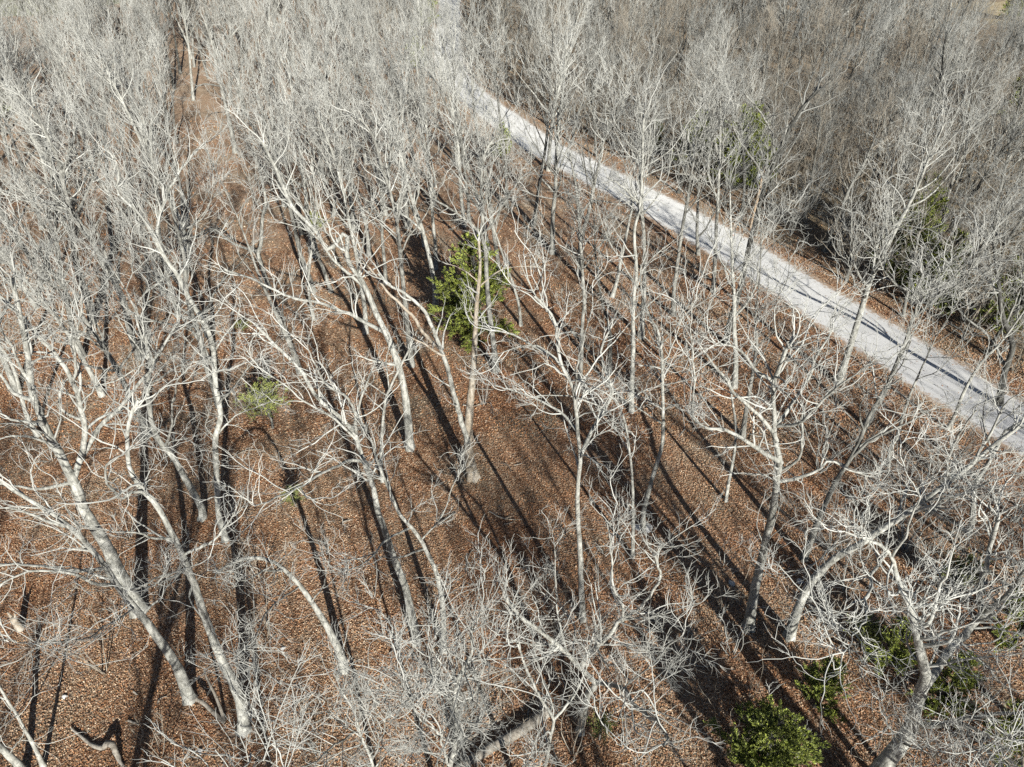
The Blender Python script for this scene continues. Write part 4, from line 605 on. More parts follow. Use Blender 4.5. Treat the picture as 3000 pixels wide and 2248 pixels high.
DEADWOOD = [
  ('fallen_log', 'thick grey rotting log lying in shadow at the bottom edge, middle', 'log', [(1.57, 16.08, 0.16, 0.26), (0.49, 15.3, 0.16, 0.25), (-0.68, 14.58, 0.16, 0.23), (-1.74, 13.96, 0.16, 0.2), (-2.29, 13.59, 0.16, 0.17)], 'dead_wood', []),
  ('fallen_branch', 'long thin brown branch propped beside the rotting log', 'branch', [(-0.5, 15.49, 0.5, 0.03), (-1.02, 15.27, 0.35, 0.05), (-1.66, 14.95, 0.2, 0.06), (-2.23, 14.69, 0.08, 0.05)], 'dead_wood', []),
  ('fallen_branch', 'curved dead branch arched on the leaves in the lower left corner', 'branch', [(-18.76, 15.33, 0.1, 0.04), (-18.11, 14.93, 0.1, 0.06), (-17.48, 14.55, 0.1, 0.08), (-17.03, 14.46, 0.15, 0.11), (-16.8, 14.52, 0.35, 0.13), (-16.49, 14.41, 0.45, 0.13), (-16.32, 14.2, 0.3, 0.11), (-16.11, 13.96, 0.15, 0.08), (-15.85, 13.75, 0.08, 0.06)], 'dead_wood', []),
  ('fallen_branch', 'forked dead branch resting against the foot of the leaning white tree', 'branch', [(-12.31, 15.58, 0.1, 0.1), (-12.72, 15.82, 0.25, 0.1), (-13.26, 16.19, 0.45, 0.09), (-13.68, 16.34, 0.6, 0.08)], 'dead_wood', [[(-12.31, 15.58, 0.1, 0.08), (-12.53, 15.98, 0.4, 0.07), (-12.9, 16.51, 0.7, 0.06), (-13.34, 17.05, 1.0, 0.045), (-13.54, 17.37, 1.2, 0.03)]]),
  ('snag', 'splintered pale snag standing in shade at the left edge', 'snag', [(-23.62, 20.18, -0.1, 0.2), (-23.62, 20.18, 0.3, 0.18), (-23.62, 20.18, 0.7, 0.15), (-23.62, 20.18, 0.9, 0.12)], 'peeled', [[(-23.62, 20.18, 0.6, 0.12), (-23.9, 20.35, 1.1, 0.03)], [(-23.62, 20.18, 0.6, 0.1), (-23.48, 20.27, 1.15, 0.03)]]),
  ('fallen_stick', 'broken white stick lying right of the dead twin-stemmed tree', 'stick', [(-2.58, 39.11, 0.06, 0.05), (-1.34, 39.02, 0.06, 0.03)], 'peeled', []),
  ('fallen_stick', 'short white stick crossing the foot of the dead twin-stemmed tree', 'stick', [(-3.3, 37.33, 0.06, 0.05), (-2.65, 37.23, 0.06, 0.04000000000000001), (-2.09, 37.47, 0.06, 0.03)], 'peeled', []),
  ('fallen_stick', 'pale stick on the bare leaves below the dead twin-stemmed tree', 'stick', [(-0.43, 26.79, 0.06, 0.04), (0.04, 26.93, 0.06, 0.024)], 'dead_wood', []),
  ('fallen_stick', 'thin pale stick on the leaves in the middle of the front clearing', 'stick', [(0.28, 24.06, 0.06, 0.03), (0.89, 24.41, 0.06, 0.018)], 'dead_wood', []),
  ('fallen_stick', 'thin level pale stick below the slanting one in the front clearing', 'stick', [(0.11, 23.79, 0.06, 0.03), (0.96, 23.79, 0.06, 0.018)], 'dead_wood', []),
  ('fallen_stick', 'curved pale stick on the leaves right of the dark-banded white trunk', 'stick', [(-9.5, 16.37, 0.06, 0.04), (-9.12, 16.62, 0.06, 0.032), (-8.81, 16.89, 0.06, 0.024)], 'peeled', []),
  ('fallen_stick', 'white chip of wood left of the arched dead branch', 'stick', [(-16.5, 15.68, 0.06, 0.05), (-15.95, 15.47, 0.06, 0.03)], 'peeled', []),
  ('fallen_stick', 'small white stick in the left shadow band above the wood chip', 'stick', [(-16.82, 16.98, 0.06, 0.05), (-16.59, 16.83, 0.06, 0.03)], 'peeled', []),
  ('fallen_stick', 'grey stick between the two long shadows at left centre', 'stick', [(-9.42, 26.93, 0.06, 0.05), (-8.95, 27.13, 0.06, 0.03)], 'dead_wood', []),
  ('fallen_stick', 'broken pale branch end right of the long shadow, left of centre', 'stick', [(-4.06, 26.86, 0.06, 0.06), (-3.16, 27.62, 0.06, 0.036)], 'dead_wood', []),
  ('fallen_stick', 'pale stick on sunlit leaves right of the cedar clearing', 'stick', [(0.13, 31.51, 0.06, 0.03), (0.7, 31.71, 0.06, 0.018)], 'dead_wood', []),
  ('fallen_stick', 'crooked stick by the dark root shadow, lower left', 'stick', [(-15.54, 16.44, 0.06, 0.035), (-15.5, 16.69, 0.06, 0.028000000000000004), (-15.26, 16.76, 0.06, 0.021)], 'dead_wood', []),
  ('fallen_stick', 'stick pointing at the fallen log, lower middle', 'stick', [(-5.72, 18.87, 0.06, 0.035), (-5.19, 19.23, 0.06, 0.021)], 'dead_wood', []),
  ('fallen_stick', 'slim stick in the leaves below the stout lichen-covered tree', 'stick', [(11.05, 22.74, 0.06, 0.05), (11.26, 22.81, 0.06, 0.03)], 'dead_wood', []),
]
ROCKS = [('pale rock at the foot of the thin tree right of centre', 7.43, 26.49, 0.28),
  ('smaller pale rock left of the rock at the thin tree foot', 6.94, 26.54, 0.2),
  ('small white rock on the leaves right of the dark-banded white trunk', -12.94, 14.37, 0.1),
  ('white pebble on the leaves near the right side of the front left trees', -10.74, 19.15, 0.1),
  ('pale flat stone beside the shadow of the stout lichen-covered tree', 14.72, 22.93, 0.14),
  ('flat stone in the leaves left of the stout lichen-covered tree', 11.2, 22.83, 0.16),
  ('white stone left of the arched dead branch', -19.78, 16.76, 0.1)]
POLE = (23.57, 65.29, 6.3)


# ------------------------------------------------------------------ setting: ground, road, fields
def plane_grid(name, pts_fn, nu, nv, mat, z):
    pass


gm = Geo()
xs = np.concatenate([[-2500, -900, -400], np.linspace(-220, 220, 89), [400, 900, 2500]])
ys = np.concatenate([[-2500, -600, -150], np.linspace(-20, 260, 57), [420, 900, 2500]])
X, Y = np.meshgrid(xs, ys)
V = np.stack([X, Y, np.zeros_like(X)], -1)
idx = np.arange(X.size).reshape(X.shape)
gm.add(V, np.stack([idx[:-1, :-1], idx[:-1, 1:], idx[1:, 1:], idx[1:, :-1]], -1))
ground = link('ground', gm.mesh('ground'), M['ground'])
ground['kind'] = 'structure'

ROAD_C = [(56, 8), (45, 19), (36, 30), (32.6, 36), (29, 43.6), (25, 52), (20.4, 61.5), (16.6, 68.5), (13.3, 74.2), (8, 82.5), (3.5, 90), (-1.5, 101.5), (-5.5, 111), (-8.6, 120), (-10.8, 132), (-12.3, 148), (-13.6, 168), (-15.5, 200), (-18, 250)]


def polyline(pts, n):
    q, L = resample([(x, y, 0, 1) for x, y in pts], n)
    return q[:, :2], L


rc, rl = polyline(ROAD_C, 260)
tg = unit(np.gradient(rc, axis=0))
nr = np.stack([tg[:, 1], -tg[:, 0]], 1)
halfw = 3.05 + 0.12 * np.sin(np.arange(260) * 0.31) + rng.normal(0, 0.05, 260)
cols = np.linspace(-1, 1, 9)
RV = np.zeros((260, 9, 3))
RV[:, :, :2] = rc[:, None, :] + nr[:, None, :] * cols[None, :, None] * halfw[:, None, None]
RV[:, :, 2] = 0.03 - 0.024 * np.abs(cols)[None, :] ** 2
gm = Geo()
idx = np.arange(260 * 9).reshape(260, 9)
gm.add(RV, np.stack([idx[:-1, :-1], idx[:-1, 1:], idx[1:, 1:], idx[1:, :-1]], -1))
me = gm.mesh('road')
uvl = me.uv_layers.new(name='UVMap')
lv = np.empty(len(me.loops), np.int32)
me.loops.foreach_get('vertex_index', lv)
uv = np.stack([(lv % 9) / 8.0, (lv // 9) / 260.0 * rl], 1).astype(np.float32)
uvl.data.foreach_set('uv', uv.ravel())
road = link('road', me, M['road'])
road['kind'] = 'structure'


def field(name, ctr, rx, ry, rot, mat):
    g = Geo()
    n = 72
    a = np.arange(n) * 2 * np.pi / n
    rr = 1 + 0.06 * np.sin(3 * a + 1) + 0.05 * np.sin(7 * a) + rng.normal(0, 0.015, n)
    x = np.cos(a) * rx * rr
    y = np.sin(a) * ry * rr
    vx = ctr[0] + x * math.cos(rot) - y * math.sin(rot)
    vy = ctr[1] + x * math.sin(rot) + y * math.cos(rot)
    v = np.concatenate([[[ctr[0], ctr[1], 0.012]], np.stack([vx, vy, np.full(n, 0.012)], 1)])
    i = np.arange(n)
    g.add(v, np.stack([np.zeros(n, int), 1 + i, 1 + (i + 1) % n, np.zeros(n, int)], 1)[:, [0, 1, 2, 2]])
    bm = bmesh.new()
    bv = [bm.verts.new(p) for p in v[1:]]
    bm.faces.new(bv)
    me = bpy.data.meshes.new(name)
    bm.to_mesh(me)
    o = link(name, me, mat)
    o['kind'] = 'structure'
    return o


FIELDS = [((-152, 200), 60, 34, 0.0), ((152, 165), 56, 26, -0.35)]
field('green_field', *FIELDS[0], M['green_field'])
field('straw_field', *FIELDS[1], M['straw_field'])


def in_field(x, y, k=1.0):
    for (cx, cy), rx, ry, rot in FIELDS:
        dx, dy = x - cx, y - cy
        u = (dx * math.cos(rot) + dy * math.sin(rot)) / (rx * k)
        v = (-dx * math.sin(rot) + dy * math.cos(rot)) / (ry * k)
        if u * u + v * v < 1:
            return True
    return False


def road_dist(x, y):
    d = np.hypot(rc[:, 0] - x, rc[:, 1] - y)
    i = int(np.argmin(d))
    side = (x - rc[i, 0]) * nr[i, 0] + (y - rc[i, 1]) * nr[i, 1]
    return d[i], side         # side > 0: the near (left) side flips below


def to_photo(x, y, z=0.0):
    """where a point shows in the 1000-wide frame (used only to sort and to word labels)"""
    c, s = math.cos(PITCH), math.sin(PITCH)
    dz = z - CAM_H
    dep = y * c - dz * s
    return 500 + 694 * x / dep, 375 - 694 * (y * s + dz * c) / dep


# ------------------------------------------------------------------ the traced front and middle trees
TREE_POS = []


def hero(label, base, trunk, limbs, o, seed):
    g = np.random.default_rng(seed)
    size = o.get('size', 1.0)
    dens = o.get('dens', 1.0)
    dark = o.get('dark', 0)
    far = base[1] > 40
    root = thing('bare_tree', label, 'tree', (base[0], base[1], 0))
    TREE_POS.append((base[0], base[1]))
    bm_ = M['bark_dark'] if dark == 1 else (M['bark_grey'] if (dark or far) else M['bark'])
    if o.get('peeled'):
        bm_ = M['peeled']
    tr = [list(p) for p in trunk]
    tr[0] = [tr[0][0], tr[0][1], -0.12, tr[0][3]]
    far_ext = base[1] > 23 and size >= 0.75 and tr[-1][2] < 14.5 and not o.get('peeled')
    if far_ext:                                  # the top hidden in its neighbours' crowns
        e = np.array(tr[-1]); dr_ = unit(e[:3] - np.array(tr[-2][:3]))
        rem = 15.0 + g.uniform(-1, 1.5) - e[2]
        for q_ in range(3):
            dr_ = unit(dr_ + np.array([g.normal(0, .12), g.normal(0, .12), 0.35]))
            e = np.r_[e[:3] + dr_ * rem / 3, max(0.03, e[3] * 0.6)]
            tr.append(list(e))
    q, L = resample(tr, max(14, int(sum(math.dist(a[:3], b[:3]) for a, b in zip(tr, tr[1:])) / 0.45)))
    q[:, :3] = wobble(q[:, :3], 0.012, g)
    # root flare in the lowest half metre
    h = q[:, 2]
    q[:, 3] *= 1 + 0.24 * np.exp(-np.maximum(h, 0) / 0.22)
    q[:, 3] *= 1 + g.normal(0, 0.03, len(q))
    ge = Geo()
    ge.tubes(q[None, :, :3], q[None, :, 3], 15, lobes=(0.20 * np.exp(-np.maximum(q[:, 2], 0) / 0.3))[None])
    link('trunk', ge.mesh('trunk'), bm_, root)
    # limbs: each its own part
    PP, RR, LL = [], [], []
    lm = M['bark_grey'] if (dark or far) else M['bark']
    for k, l in enumerate(limbs):
        l = [p if p[2] > 0.4 else (p[0], p[1], 0.4, p[3]) for p in l]
        ql, Ll = resample(l, max(9, int(sum(math.dist(a[:3], b[:3]) for a, b in zip(l, l[1:])) / 0.3)))
        ql[:, :3] = wobble(ql[:, :3], 0.03, g)
        ge = Geo()
        ge.tubes(ql[None, :, :3], ql[None, :, 3], 8)
        link('limb', ge.mesh('limb'), M['bark'] if (o.get('peeled') and k == 0) else (bm_ if o.get('peeled') else lm), root)
        r8, _ = resample(ql, 14)
        PP.append(r8[:, :3]); RR.append(r8[:, 3]); LL.append(Ll)
    r8, _ = resample(q, 14)
    up = r8[6:]
    ru, Lu = resample(up, 14)
    PP.append(ru[:, :3]); RR.append(ru[:, 3]); LL.append(Lu)
    if base[1] > 23 and len(limbs) < 5 and size >= 0.75:
        nl = 9 - len(limbs)
        tt = np.sort(g.uniform(0.42, 0.95, nl))
        ii = (tt * (len(q) - 1)).astype(int)
        az = np.arange(nl) * 2.4 + g.uniform(0, 6)
        el = g.uniform(0.45, 0.95, nl)
        ln_ = L * (0.38 - 0.22 * tt) * g.uniform(0.8, 1.25, nl)
        Pl, Rl = grow(q[ii, :3], np.stack([np.cos(az) * np.sin(el), np.sin(az) * np.sin(el), np.cos(el)], 1), ln_,
                      np.maximum(q[ii, 3] * 0.5, 0.025), np.full(nl, 0.015), 13, 0.11, 0.05, g)
        for k in range(nl):
            ge = Geo()
            ge.tubes(Pl[k:k + 1], Rl[k:k + 1], 7)
            link('limb', ge.mesh('limb'), lm, root)
            PP.append(Pl[k]); RR.append(Rl[k]); LL.append(ln_[k])
    PP, RR, LL = np.array(PP), np.array(RR), np.array(LL)
    ge = Geo()
    # extra limbs the photo shows as a tangle, from the upper trunk and the limb ends
    p, d, ln, r = spawn(PP, RR, LL, 0.32 * dens, 0.25, 1.0, 0.4, 0.9, 0.5, 1.2 * size, 3.6 * size, g, tips=1)
    Pe, Re = grow(p, d, ln, np.clip(r * 0.6, 0.016, 0.08), np.full(len(p), 0.014), 13, 0.16, 0.05, g)
    ge.tubes(Pe, Re, 5)
    A = np.concatenate([PP, Pe]); B = np.concatenate([RR, Re]); C = np.concatenate([LL, ln])
    fine = 0.8 if far else 1.0
    twigs(ge, A, B, C, g, size=max(0.75, size), dens=dens * (0.9 if far else 1.02), up=0.05, fine=fine, wig=o.get('wig', 0.17 if far else 0.22), tw=0.0075 if far else 0.0054, l3=(0.45, 1.7), l4=(0.25, 0.85))
    link('crown', ge.mesh('crown'), M['twig_grey'] if dark == 1 else (M['twig']), root)
    return root


for i, (lab, b, tr, lm, o) in enumerate(TREES):
    hero(lab, b, tr, lm, o, 100 + i)


# ------------------------------------------------------------------ prototypes for the woods behind
def proto_tree(seed, h, r0, clear, nl, lean, fork, mats, spread=0.55, dens=1.0, size=1.0):
    g = np.random.default_rng(seed)
    pts = [(0, 0, -0.12, r0 * 1.3)]
    d = np.array([lean * math.cos(seed), lean * math.sin(seed), 1.0])
    p = np.array([0, 0, 0.0])
    n = 9
    for i in range(1, n + 1):
        d = unit(d + np.r_[g.normal(0, 0.07, 2), 0.05])
        p = p + d * h / n
        pts.append((*p, r0 * (1 - 0.8 * i / n)))
    q, L = resample(pts, 30)
    q[:, 3] *= 1 + 0.15 * np.exp(-np.maximum(q[:, 2], 0) / 0.3)
    gt = Geo()
    gt.tubes(q[None, :, :3], q[None, :, 3], 9)
    # limbs
    t = np.sort(g.uniform(clear, 0.96, nl))
    az = np.arange(nl) * 2.4 + g.uniform(0, 6.28) + g.normal(0, 0.4, nl)
    x = t * 29
    ii = np.minimum(x.astype(int), 28)
    f = (x - ii)[:, None]
    st = q[ii, :3] * (1 - f) + q[ii + 1, :3] * f
    rr = q[ii, 3]
    el = g.uniform(spread * 0.7, spread * 1.3, nl)
    di = np.stack([np.cos(az) * np.sin(el), np.sin(az) * np.sin(el), np.cos(el)], 1)
    ln = h * (0.40 - 0.24 * (t - clear) / (1 - clear)) * g.uniform(0.75, 1.2, nl)
    if fork:
        ln[0] = h * 0.5
        rr[0] *= 1.25
    Pl, Rl = grow(st, di, ln, rr * 0.55, np.full(nl, 0.014), 13, 0.10, 0.06, g)
    gt.tubes(Pl, Rl, 6)
    up, Lu = resample(q[int(29 * clear):], 14)
    A = np.concatenate([Pl, up[None, :, :3]]); B = np.concatenate([Rl, up[None, :, 3]]); C = np.r_[ln, Lu]
    gc = Geo()
    p, dd, l2, r = spawn(A, B, C, 0.4, 0.25, 1.0, 0.35, 0.8, 0.5, 1.0, 3.2, g, tips=1)
    Pe, Re = grow(p, dd, l2, np.clip(r * 0.6, 0.016, 0.06), np.full(len(p), 0.013), 13, 0.12, 0.08, g)
    gc.tubes(Pe, Re, 4)
    twigs(gc, np.concatenate([A, Pe]), np.concatenate([B, Re]), np.r_[C, l2], g, size=0.95 * size, dens=0.68 * dens, up=0.07, fine=0.62, wig=0.13, tw=0.0098, l3=(0.6, 2.0), l4=(0.4, 1.0), spread=0.8)
    return gt.mesh('trunk'), gc.mesh('crown')


FORM = ['straight', 'forked', 'slender', 'wide-crowned']
PROTO = []      # (trunk mesh, crown mesh, form word)
for k in range(10):
    form = k % 4
    h = [16.5, 16, 15, 15.5][form] + rng.uniform(-1.2, 1.2)
    r0 = [.19, .21, .135, .22][form]
    tm, cm = proto_tree(300 + k, h, r0, [.42, .36, .5, .33][form], [9, 10, 8, 12][form], [.05, .08, .06, .05][form], form == 1, None,
                        spread=[.62, .66, .48, .88][form], dens=[1.0, 1.0, .9, 1.0][form])
    PROTO.append((tm, cm, FORM[form]))

TONES = {'brownish': ('bark_grey', 'twig_brown'), 'pale': ('bark', 'twig'), 'grey': ('bark_grey', 'twig'), 'dusky': ('bark_dark', 'twig_grey')}
VAR = {}        # one master object pair per (proto, tone)


def master(k, tone):
    if (k, tone) not in VAR:
        out = []
        for me, mk, nm in ((PROTO[k][0], TONES[tone][0], 'trunk'), (PROTO[k][1], TONES[tone][1], 'crown')):
            mm = me.copy()
            mm.name = nm
            mm.materials.clear()
            mm.materials.append(M[mk])
            out.append(bpy.data.objects.new(nm, mm))
        VAR[(k, tone)] = out
    return VAR[(k, tone)]


def zone_words(x, y):
    px, py = to_photo(x, y)
    d, side = road_dist(x, y)
    band = 'just behind the front trees' if y < 50 else 'in the mid-distance' if y < 68 else 'in far woods' if y < 90 else 'in farthest woods'
    sec = ['at far left', 'at left', 'left of centre', 'at centre', 'right of centre', 'at right', 'at far right'][int(min(6, max(0, px // 143)))]
    return band, sec, (side > 0 and x > rc[int(np.argmin(np.hypot(rc[:, 0] - x, rc[:, 1] - y))), 0])


ORD = ['', 'second', 'third', 'fourth', 'fifth', 'sixth', 'seventh', 'eighth', 'ninth', 'tenth', 'eleventh', 'twelfth', 'thirteenth', 'fourteenth', 'fifteenth', 'sixteenth', 'seventeenth', 'eighteenth', 'nineteenth', 'twentieth'] + ['twenty-' + w for w in ('first', 'second', 'third', 'fourth', 'fifth', 'sixth', 'seventh', 'eighth', 'ninth')]

# scatter: keep off the road, the fields, the traced trees and the two sunny clearings
spots = []
gs = np.random.default_rng(77)


def try_spot(x, y, dmin):
    px, py = to_photo(x, y)
    if px < -60 or px > 1060:
        return False
    d, side = road_dist(x, y)
    if d < 3.6 or in_field(x, y, 1.0):
        return False
    if y < 64 and -12 < x < 11 and y < 40:           # open leaves round the dead twin tree
        return False
    if y < 106 and abs(x + 0.415 * y) < 0.04 * y + 2.2:     # sunny strip seen between the crowns
        return False
    if 44 < y < 92 and x > -9 and x < rc[int(np.argmin(np.hypot(rc[:, 0] - x, rc[:, 1] - y))), 0] and d < 12 and gs.random() < 0.9:
        return False
    if 36 < y < 68 and 385 < px < 610 and gs.random() < 0.75:      # open rust-coloured floor in the middle
        return False
    if 85 < y < 122 and x < rc[int(np.argmin(np.hypot(rc[:, 0] - x, rc[:, 1] - y))), 0] and d < 8:
        return False
    for a, b in TREE_POS:
        if (a - x) ** 2 + (b - y) ** 2 < max(dmin, 3.2) ** 2:
            return False
    for a, b in spots:
        if (a - x) ** 2 + (b - y) ** 2 < dmin ** 2:
            return False
    return True


N_IND = 228
tries = 0
while len(spots) < N_IND and tries < 60000:
    tries += 1
    ymax = 40 + 75 * min(1.0, tries / 3000.0)
    y = gs.uniform(34, ymax)
    x = gs.uniform(-0.85, 0.85) * (y * 0.8 + 18)
    if try_spot(x, y, (4.4 if y < 70 else 5.0) if x < 24 - 0.4 * (y - 60) else 4.2):
        spots.append((x, y))
MAXY = max(s[1] for s in spots)

items = []
for (x, y) in spots:
    band, sec, beyond = zone_words(x, y)
    k = int(gs.integers(0, len(PROTO)))
    u = gs.random()
    tone = ('dusky' if u < 0.4 else 'brownish' if u < 0.65 else 'grey') if beyond else ('pale' if u < 0.6 else 'grey')
    items.append([x, y, k, tone, band, sec, beyond])
keys = {}
for it in items:
    keys.setdefault((it[3], PROTO[it[2]][2], it[4], it[5], it[6]), []).append(it)
for key, lst in keys.items():
    lst.sort(key=lambda it: to_photo(it[0], it[1])[0])
    for j, it in enumerate(lst):
        tone, form, band, sec, beyond = key
        w = f"{tone} {form} tree {band} {sec}" + (' past road' if beyond else '')
        if len(lst) > 1:
            w += f", {ORD[j]} from left" if j else ', leftmost'
            if len(w.replace('-', ' ').split()) > 16:
                w = w.replace('just behind the front trees', 'behind front trees')
        it.append(w)
for (x, y, k, tone, band, sec, beyond, lab) in items:
    r = thing('bare_tree', lab, 'tree', (x, y, 0), 'bare trees of the woods behind')
    r.rotation_euler = (gs.normal(0, 0.06), gs.normal(0, 0.06), gs.uniform(0, 6.28))
    s = gs.uniform(0.82, 1.12)
    if beyond:
        s *= 0.85
    r.scale = (s, s, s * gs.uniform(0.92, 1.06))
    for src in master(k, tone):
        c = src.copy()
        COL.objects.link(c)
        c.parent = r
    TREE_POS.append((x, y))

# the rest of the woods, past 300 trees: one object
pts = []
tries = 0
while len(pts) < 1150 and tries < 60000:
    tries += 1
    y = gs.uniform(78, 290)
    x = gs.uniform(-1, 1) * (y * 0.72 + 30)
    if road_dist(x, y)[0] < 3.5 or in_field(x, y, 1.06):
        continue
    if (x < -0.60 * y and y > 128) or (x > 0.585 * y and y > 118):
        continue
    if 78 < y < 122 and abs(x + 0.40 * y) < 6:
        continue
    if y < 130 and x < np.interp(y, rc[:, 1], rc[:, 0]) and road_dist(x, y)[0] < 8:
        continue
    if y < MAXY + 3 and any((a - x) ** 2 + (b - y) ** 2 < 17 for a, b in TREE_POS):
        continue
    if any((a - x) ** 2 + (b - y) ** 2 < 19 for a, b in pts):
        continue
    pts.append((x, y))
# the same woods go on behind the viewer; their shadows fall into the view
for x, y in ((-13, 4), (-9.5, -3), (-17, -1), (-4.5, 1), (-1, -7), (3.5, 2.5), (7.5, -5), (11, 3), (15.5, -2), (19, 4), (23, -7), (27, 2),
             (31, -4), (35, 6), (-14, -10), (-6, -14), (5, -15), (13, -13), (21, -16), (30, -15), (17, 8), (40, -6), (42, 8), (-20, 5), (9, -22), (25, 9), (29, 14), (34, 15)):
    pts.append((x, y))
me = bpy.data.meshes.new('far_woods')
me.from_pydata([(x, y, 0) for x, y in pts], [], [])
fw = bpy.data.objects.new('far_woods', me)
COL.objects.link(fw)
fw['kind'] = 'stuff'
fw['label'] = 'mass of bare grey trees filling the far woods along the top'
fw['category'] = 'woods'


def scatter_nodes(name, kinds, smin, smax):
    """kinds: lists of master objects; a linked copy of each already stands in the scene and lends its geometry"""
    ng = bpy.data.node_groups.new(name, 'GeometryNodeTree')
    ng.interface.new_socket('Geometry', in_out='INPUT', socket_type='NodeSocketGeometry')
    ng.interface.new_socket('Geometry', in_out='OUTPUT', socket_type='NodeSocketGeometry')
    gi = ng.nodes.new('NodeGroupInput')
    go = ng.nodes.new('NodeGroupOutput')
    join = ng.nodes.new('GeometryNodeJoinGeometry')
    for masters in kinds:
        jj = ng.nodes.new('GeometryNodeJoinGeometry')
        for mo in masters:
            src = next((o for o in COL.objects if o.type == 'MESH' and o.data == mo.data), None)
            if src is None:
                continue
            oi = ng.nodes.new('GeometryNodeObjectInfo')
            oi.transform_space = 'ORIGINAL'
            oi.inputs['Object'].default_value = src
            ng.links.new(oi.outputs['Geometry'], jj.inputs[0])
        g2i = ng.nodes.new('GeometryNodeGeometryToInstance')
        ng.links.new(jj.outputs[0], g2i.inputs[0])
        ng.links.new(g2i.outputs[0], join.inputs[0])
    iop = ng.nodes.new('GeometryNodeInstanceOnPoints')
    iop.inputs['Pick Instance'].default_value = True
    ng.links.new(gi.outputs[0], iop.inputs['Points'])
    ng.links.new(join.outputs[0], iop.inputs['Instance'])
    rv = ng.nodes.new('FunctionNodeRandomValue')
    rv.data_type = 'FLOAT_VECTOR'
    rv.inputs[0].default_value = (-0.12, -0.12, 0)
    rv.inputs[1].default_value = (0.12, 0.12, 6.28)
    ng.links.new(rv.outputs[0], iop.inputs['Rotation'])
    rs = ng.nodes.new('FunctionNodeRandomValue')
    rs.data_type = 'FLOAT'
    rs.inputs[2].default_value = smin
    rs.inputs[3].default_value = smax
    ng.links.new(rs.outputs[1], iop.inputs['Scale'])
    ng.links.new(iop.outputs[0], go.inputs[0])
    return ng


fw.modifiers.new('trees', 'NODES').node_group = scatter_nodes(
    'far_woods', [master(*kt) for kt in ((0, 'grey'), (1, 'pale'), (2, 'grey'), (3, 'grey'), (5, 'dusky'), (7, 'brownish'), (4, 'dusky'), (9, 'brownish'))], 0.75, 1.12)


# ------------------------------------------------------------------ bare shrubs and saplings
def proto_shrub(seed, h, stems, spread, dens, tw, size):
    g = np.random.default_rng(seed)
    az = np.arange(stems) * 2.4 + g.uniform(0, 6)
    el = g.uniform(0.05, spread, stems)
    d = np.stack([np.cos(az) * np.sin(el), np.sin(az) * np.sin(el), np.cos(el)], 1)
    st = np.stack([np.cos(az) * 0.08, np.sin(az) * 0.08, np.full(stems, -0.06)], 1)
    ln = h * g.uniform(0.7, 1.1, stems)
    P, Rr = grow(st, d, ln, np.full(stems, 0.006 * h + 0.008), np.full(stems, 0.010), 13, 0.10, 0.05, g)
    gc = Geo()
    gc.tubes(P, Rr, 5)
    twigs(gc, P, Rr, ln, g, size=size, dens=dens, up=0.10, t0=0.2, fine=0.9, wig=0.2, tw=tw)
    return gc.mesh('bare_shrub')


SHR = [proto_shrub(500 + k, *a) for k, a in enumerate([
    (7.0, 5, .45, .75, .0085, .85), (6.0, 7, .5, .7, .0085, .8), (5.0, 6, .6, .8, .008, .75), (8.0, 4, .35, .7, .009, .9),
    (2.2, 5, .8, 1.3, .005, .42), (1.6, 6, .9, 1.5, .0045, .36), (3.0, 4, .6, 1.1, .005, .5)])]
SM = {}


def shrub_master(k, mk):
    if (k, mk) not in SM:
        mm = SHR[k].copy()
        mm.materials.append(M[mk])
        SM[(k, mk)] = bpy.data.objects.new('bare_shrub', mm)
    return SM[(k, mk)]


sh_spots = []
tries = 0
while len(sh_spots) < 286 and tries < 60000:
    tries += 1
    thicket = len(sh_spots) < 175
    if thicket:
        y = gs.uniform(38, 112)
        x = gs.uniform(0, 0.85) * (y * 0.8 + 18) + (2 if y > 70 else 8)
    else:
        y = 14 + 50 * gs.random() ** 1.3
        x = gs.uniform(-0.8, 0.8) * (y * 0.8 + 10)
    px, py = to_photo(x, y)
    if px < -20 or px > 1020:
        continue
    d, side = road_dist(x, y)
    i = int(np.argmin(np.hypot(rc[:, 0] - x, rc[:, 1] - y)))
    past = x > rc[i, 0]
    if thicket != bool(past) or d < (5.2 if thicket else 3.6) or in_field(x, y):
        continue
    if not thicket and -8 < x < 3.5 and 24 < y < 36:
        continue
    if not thicket and 46 < y < 104 and abs(x - (-21 - (y - 54) * 0.38)) < 5:
        continue
    if any((a - x) ** 2 + (b - y) ** 2 < (2.6 if thicket else 2.0) ** 2 for a, b, *_ in sh_spots):
        continue
    if any((a - x) ** 2 + (b - y) ** 2 < 0.7 for a, b in TREE_POS):
        continue
    k = int(gs.integers(0, 4)) if thicket else int(gs.integers(4, 7))
    sh_spots.append((x, y, k, thicket))
for x, y, k in ((21, 25, 2), (23.5, 27.5, 1), (26, 24, 2), (24.5, 21, 1), (28, 27, 0), (20.5, 29, 2), (22, 22, 2), (27, 20.5, 1), (25.5, 30, 2), (18.5, 31, 2), (29.5, 22.5, 0), (17, 25, 2)):
    sh_spots.append((x, y, k, None))
keys = {}
for (x, y, k, th) in sh_spots:
    band, sec, beyond = zone_words(x, y)
    if not th and y < 34:
        band = 'between the front trunks'
    if th is None:
        w, mk = 'tangled tall sapling before the road', 'twig_grey'
    elif th:
        w = ('tall ' if k in (0, 3) else 'low ') + 'brushy sapling past road'
        mk = 'twig_grey' if gs.random() < 0.6 else 'twig_brown'
    else:
        w = ('knee-high' if k == 5 else 'waist-high' if k == 4 else 'taller') + ' twiggy bare shrub'
        mk = 'twig' if gs.random() < 0.5 else 'twig_brown'
    keys.setdefault((w, band, sec), []).append((x, y, k, th, mk))
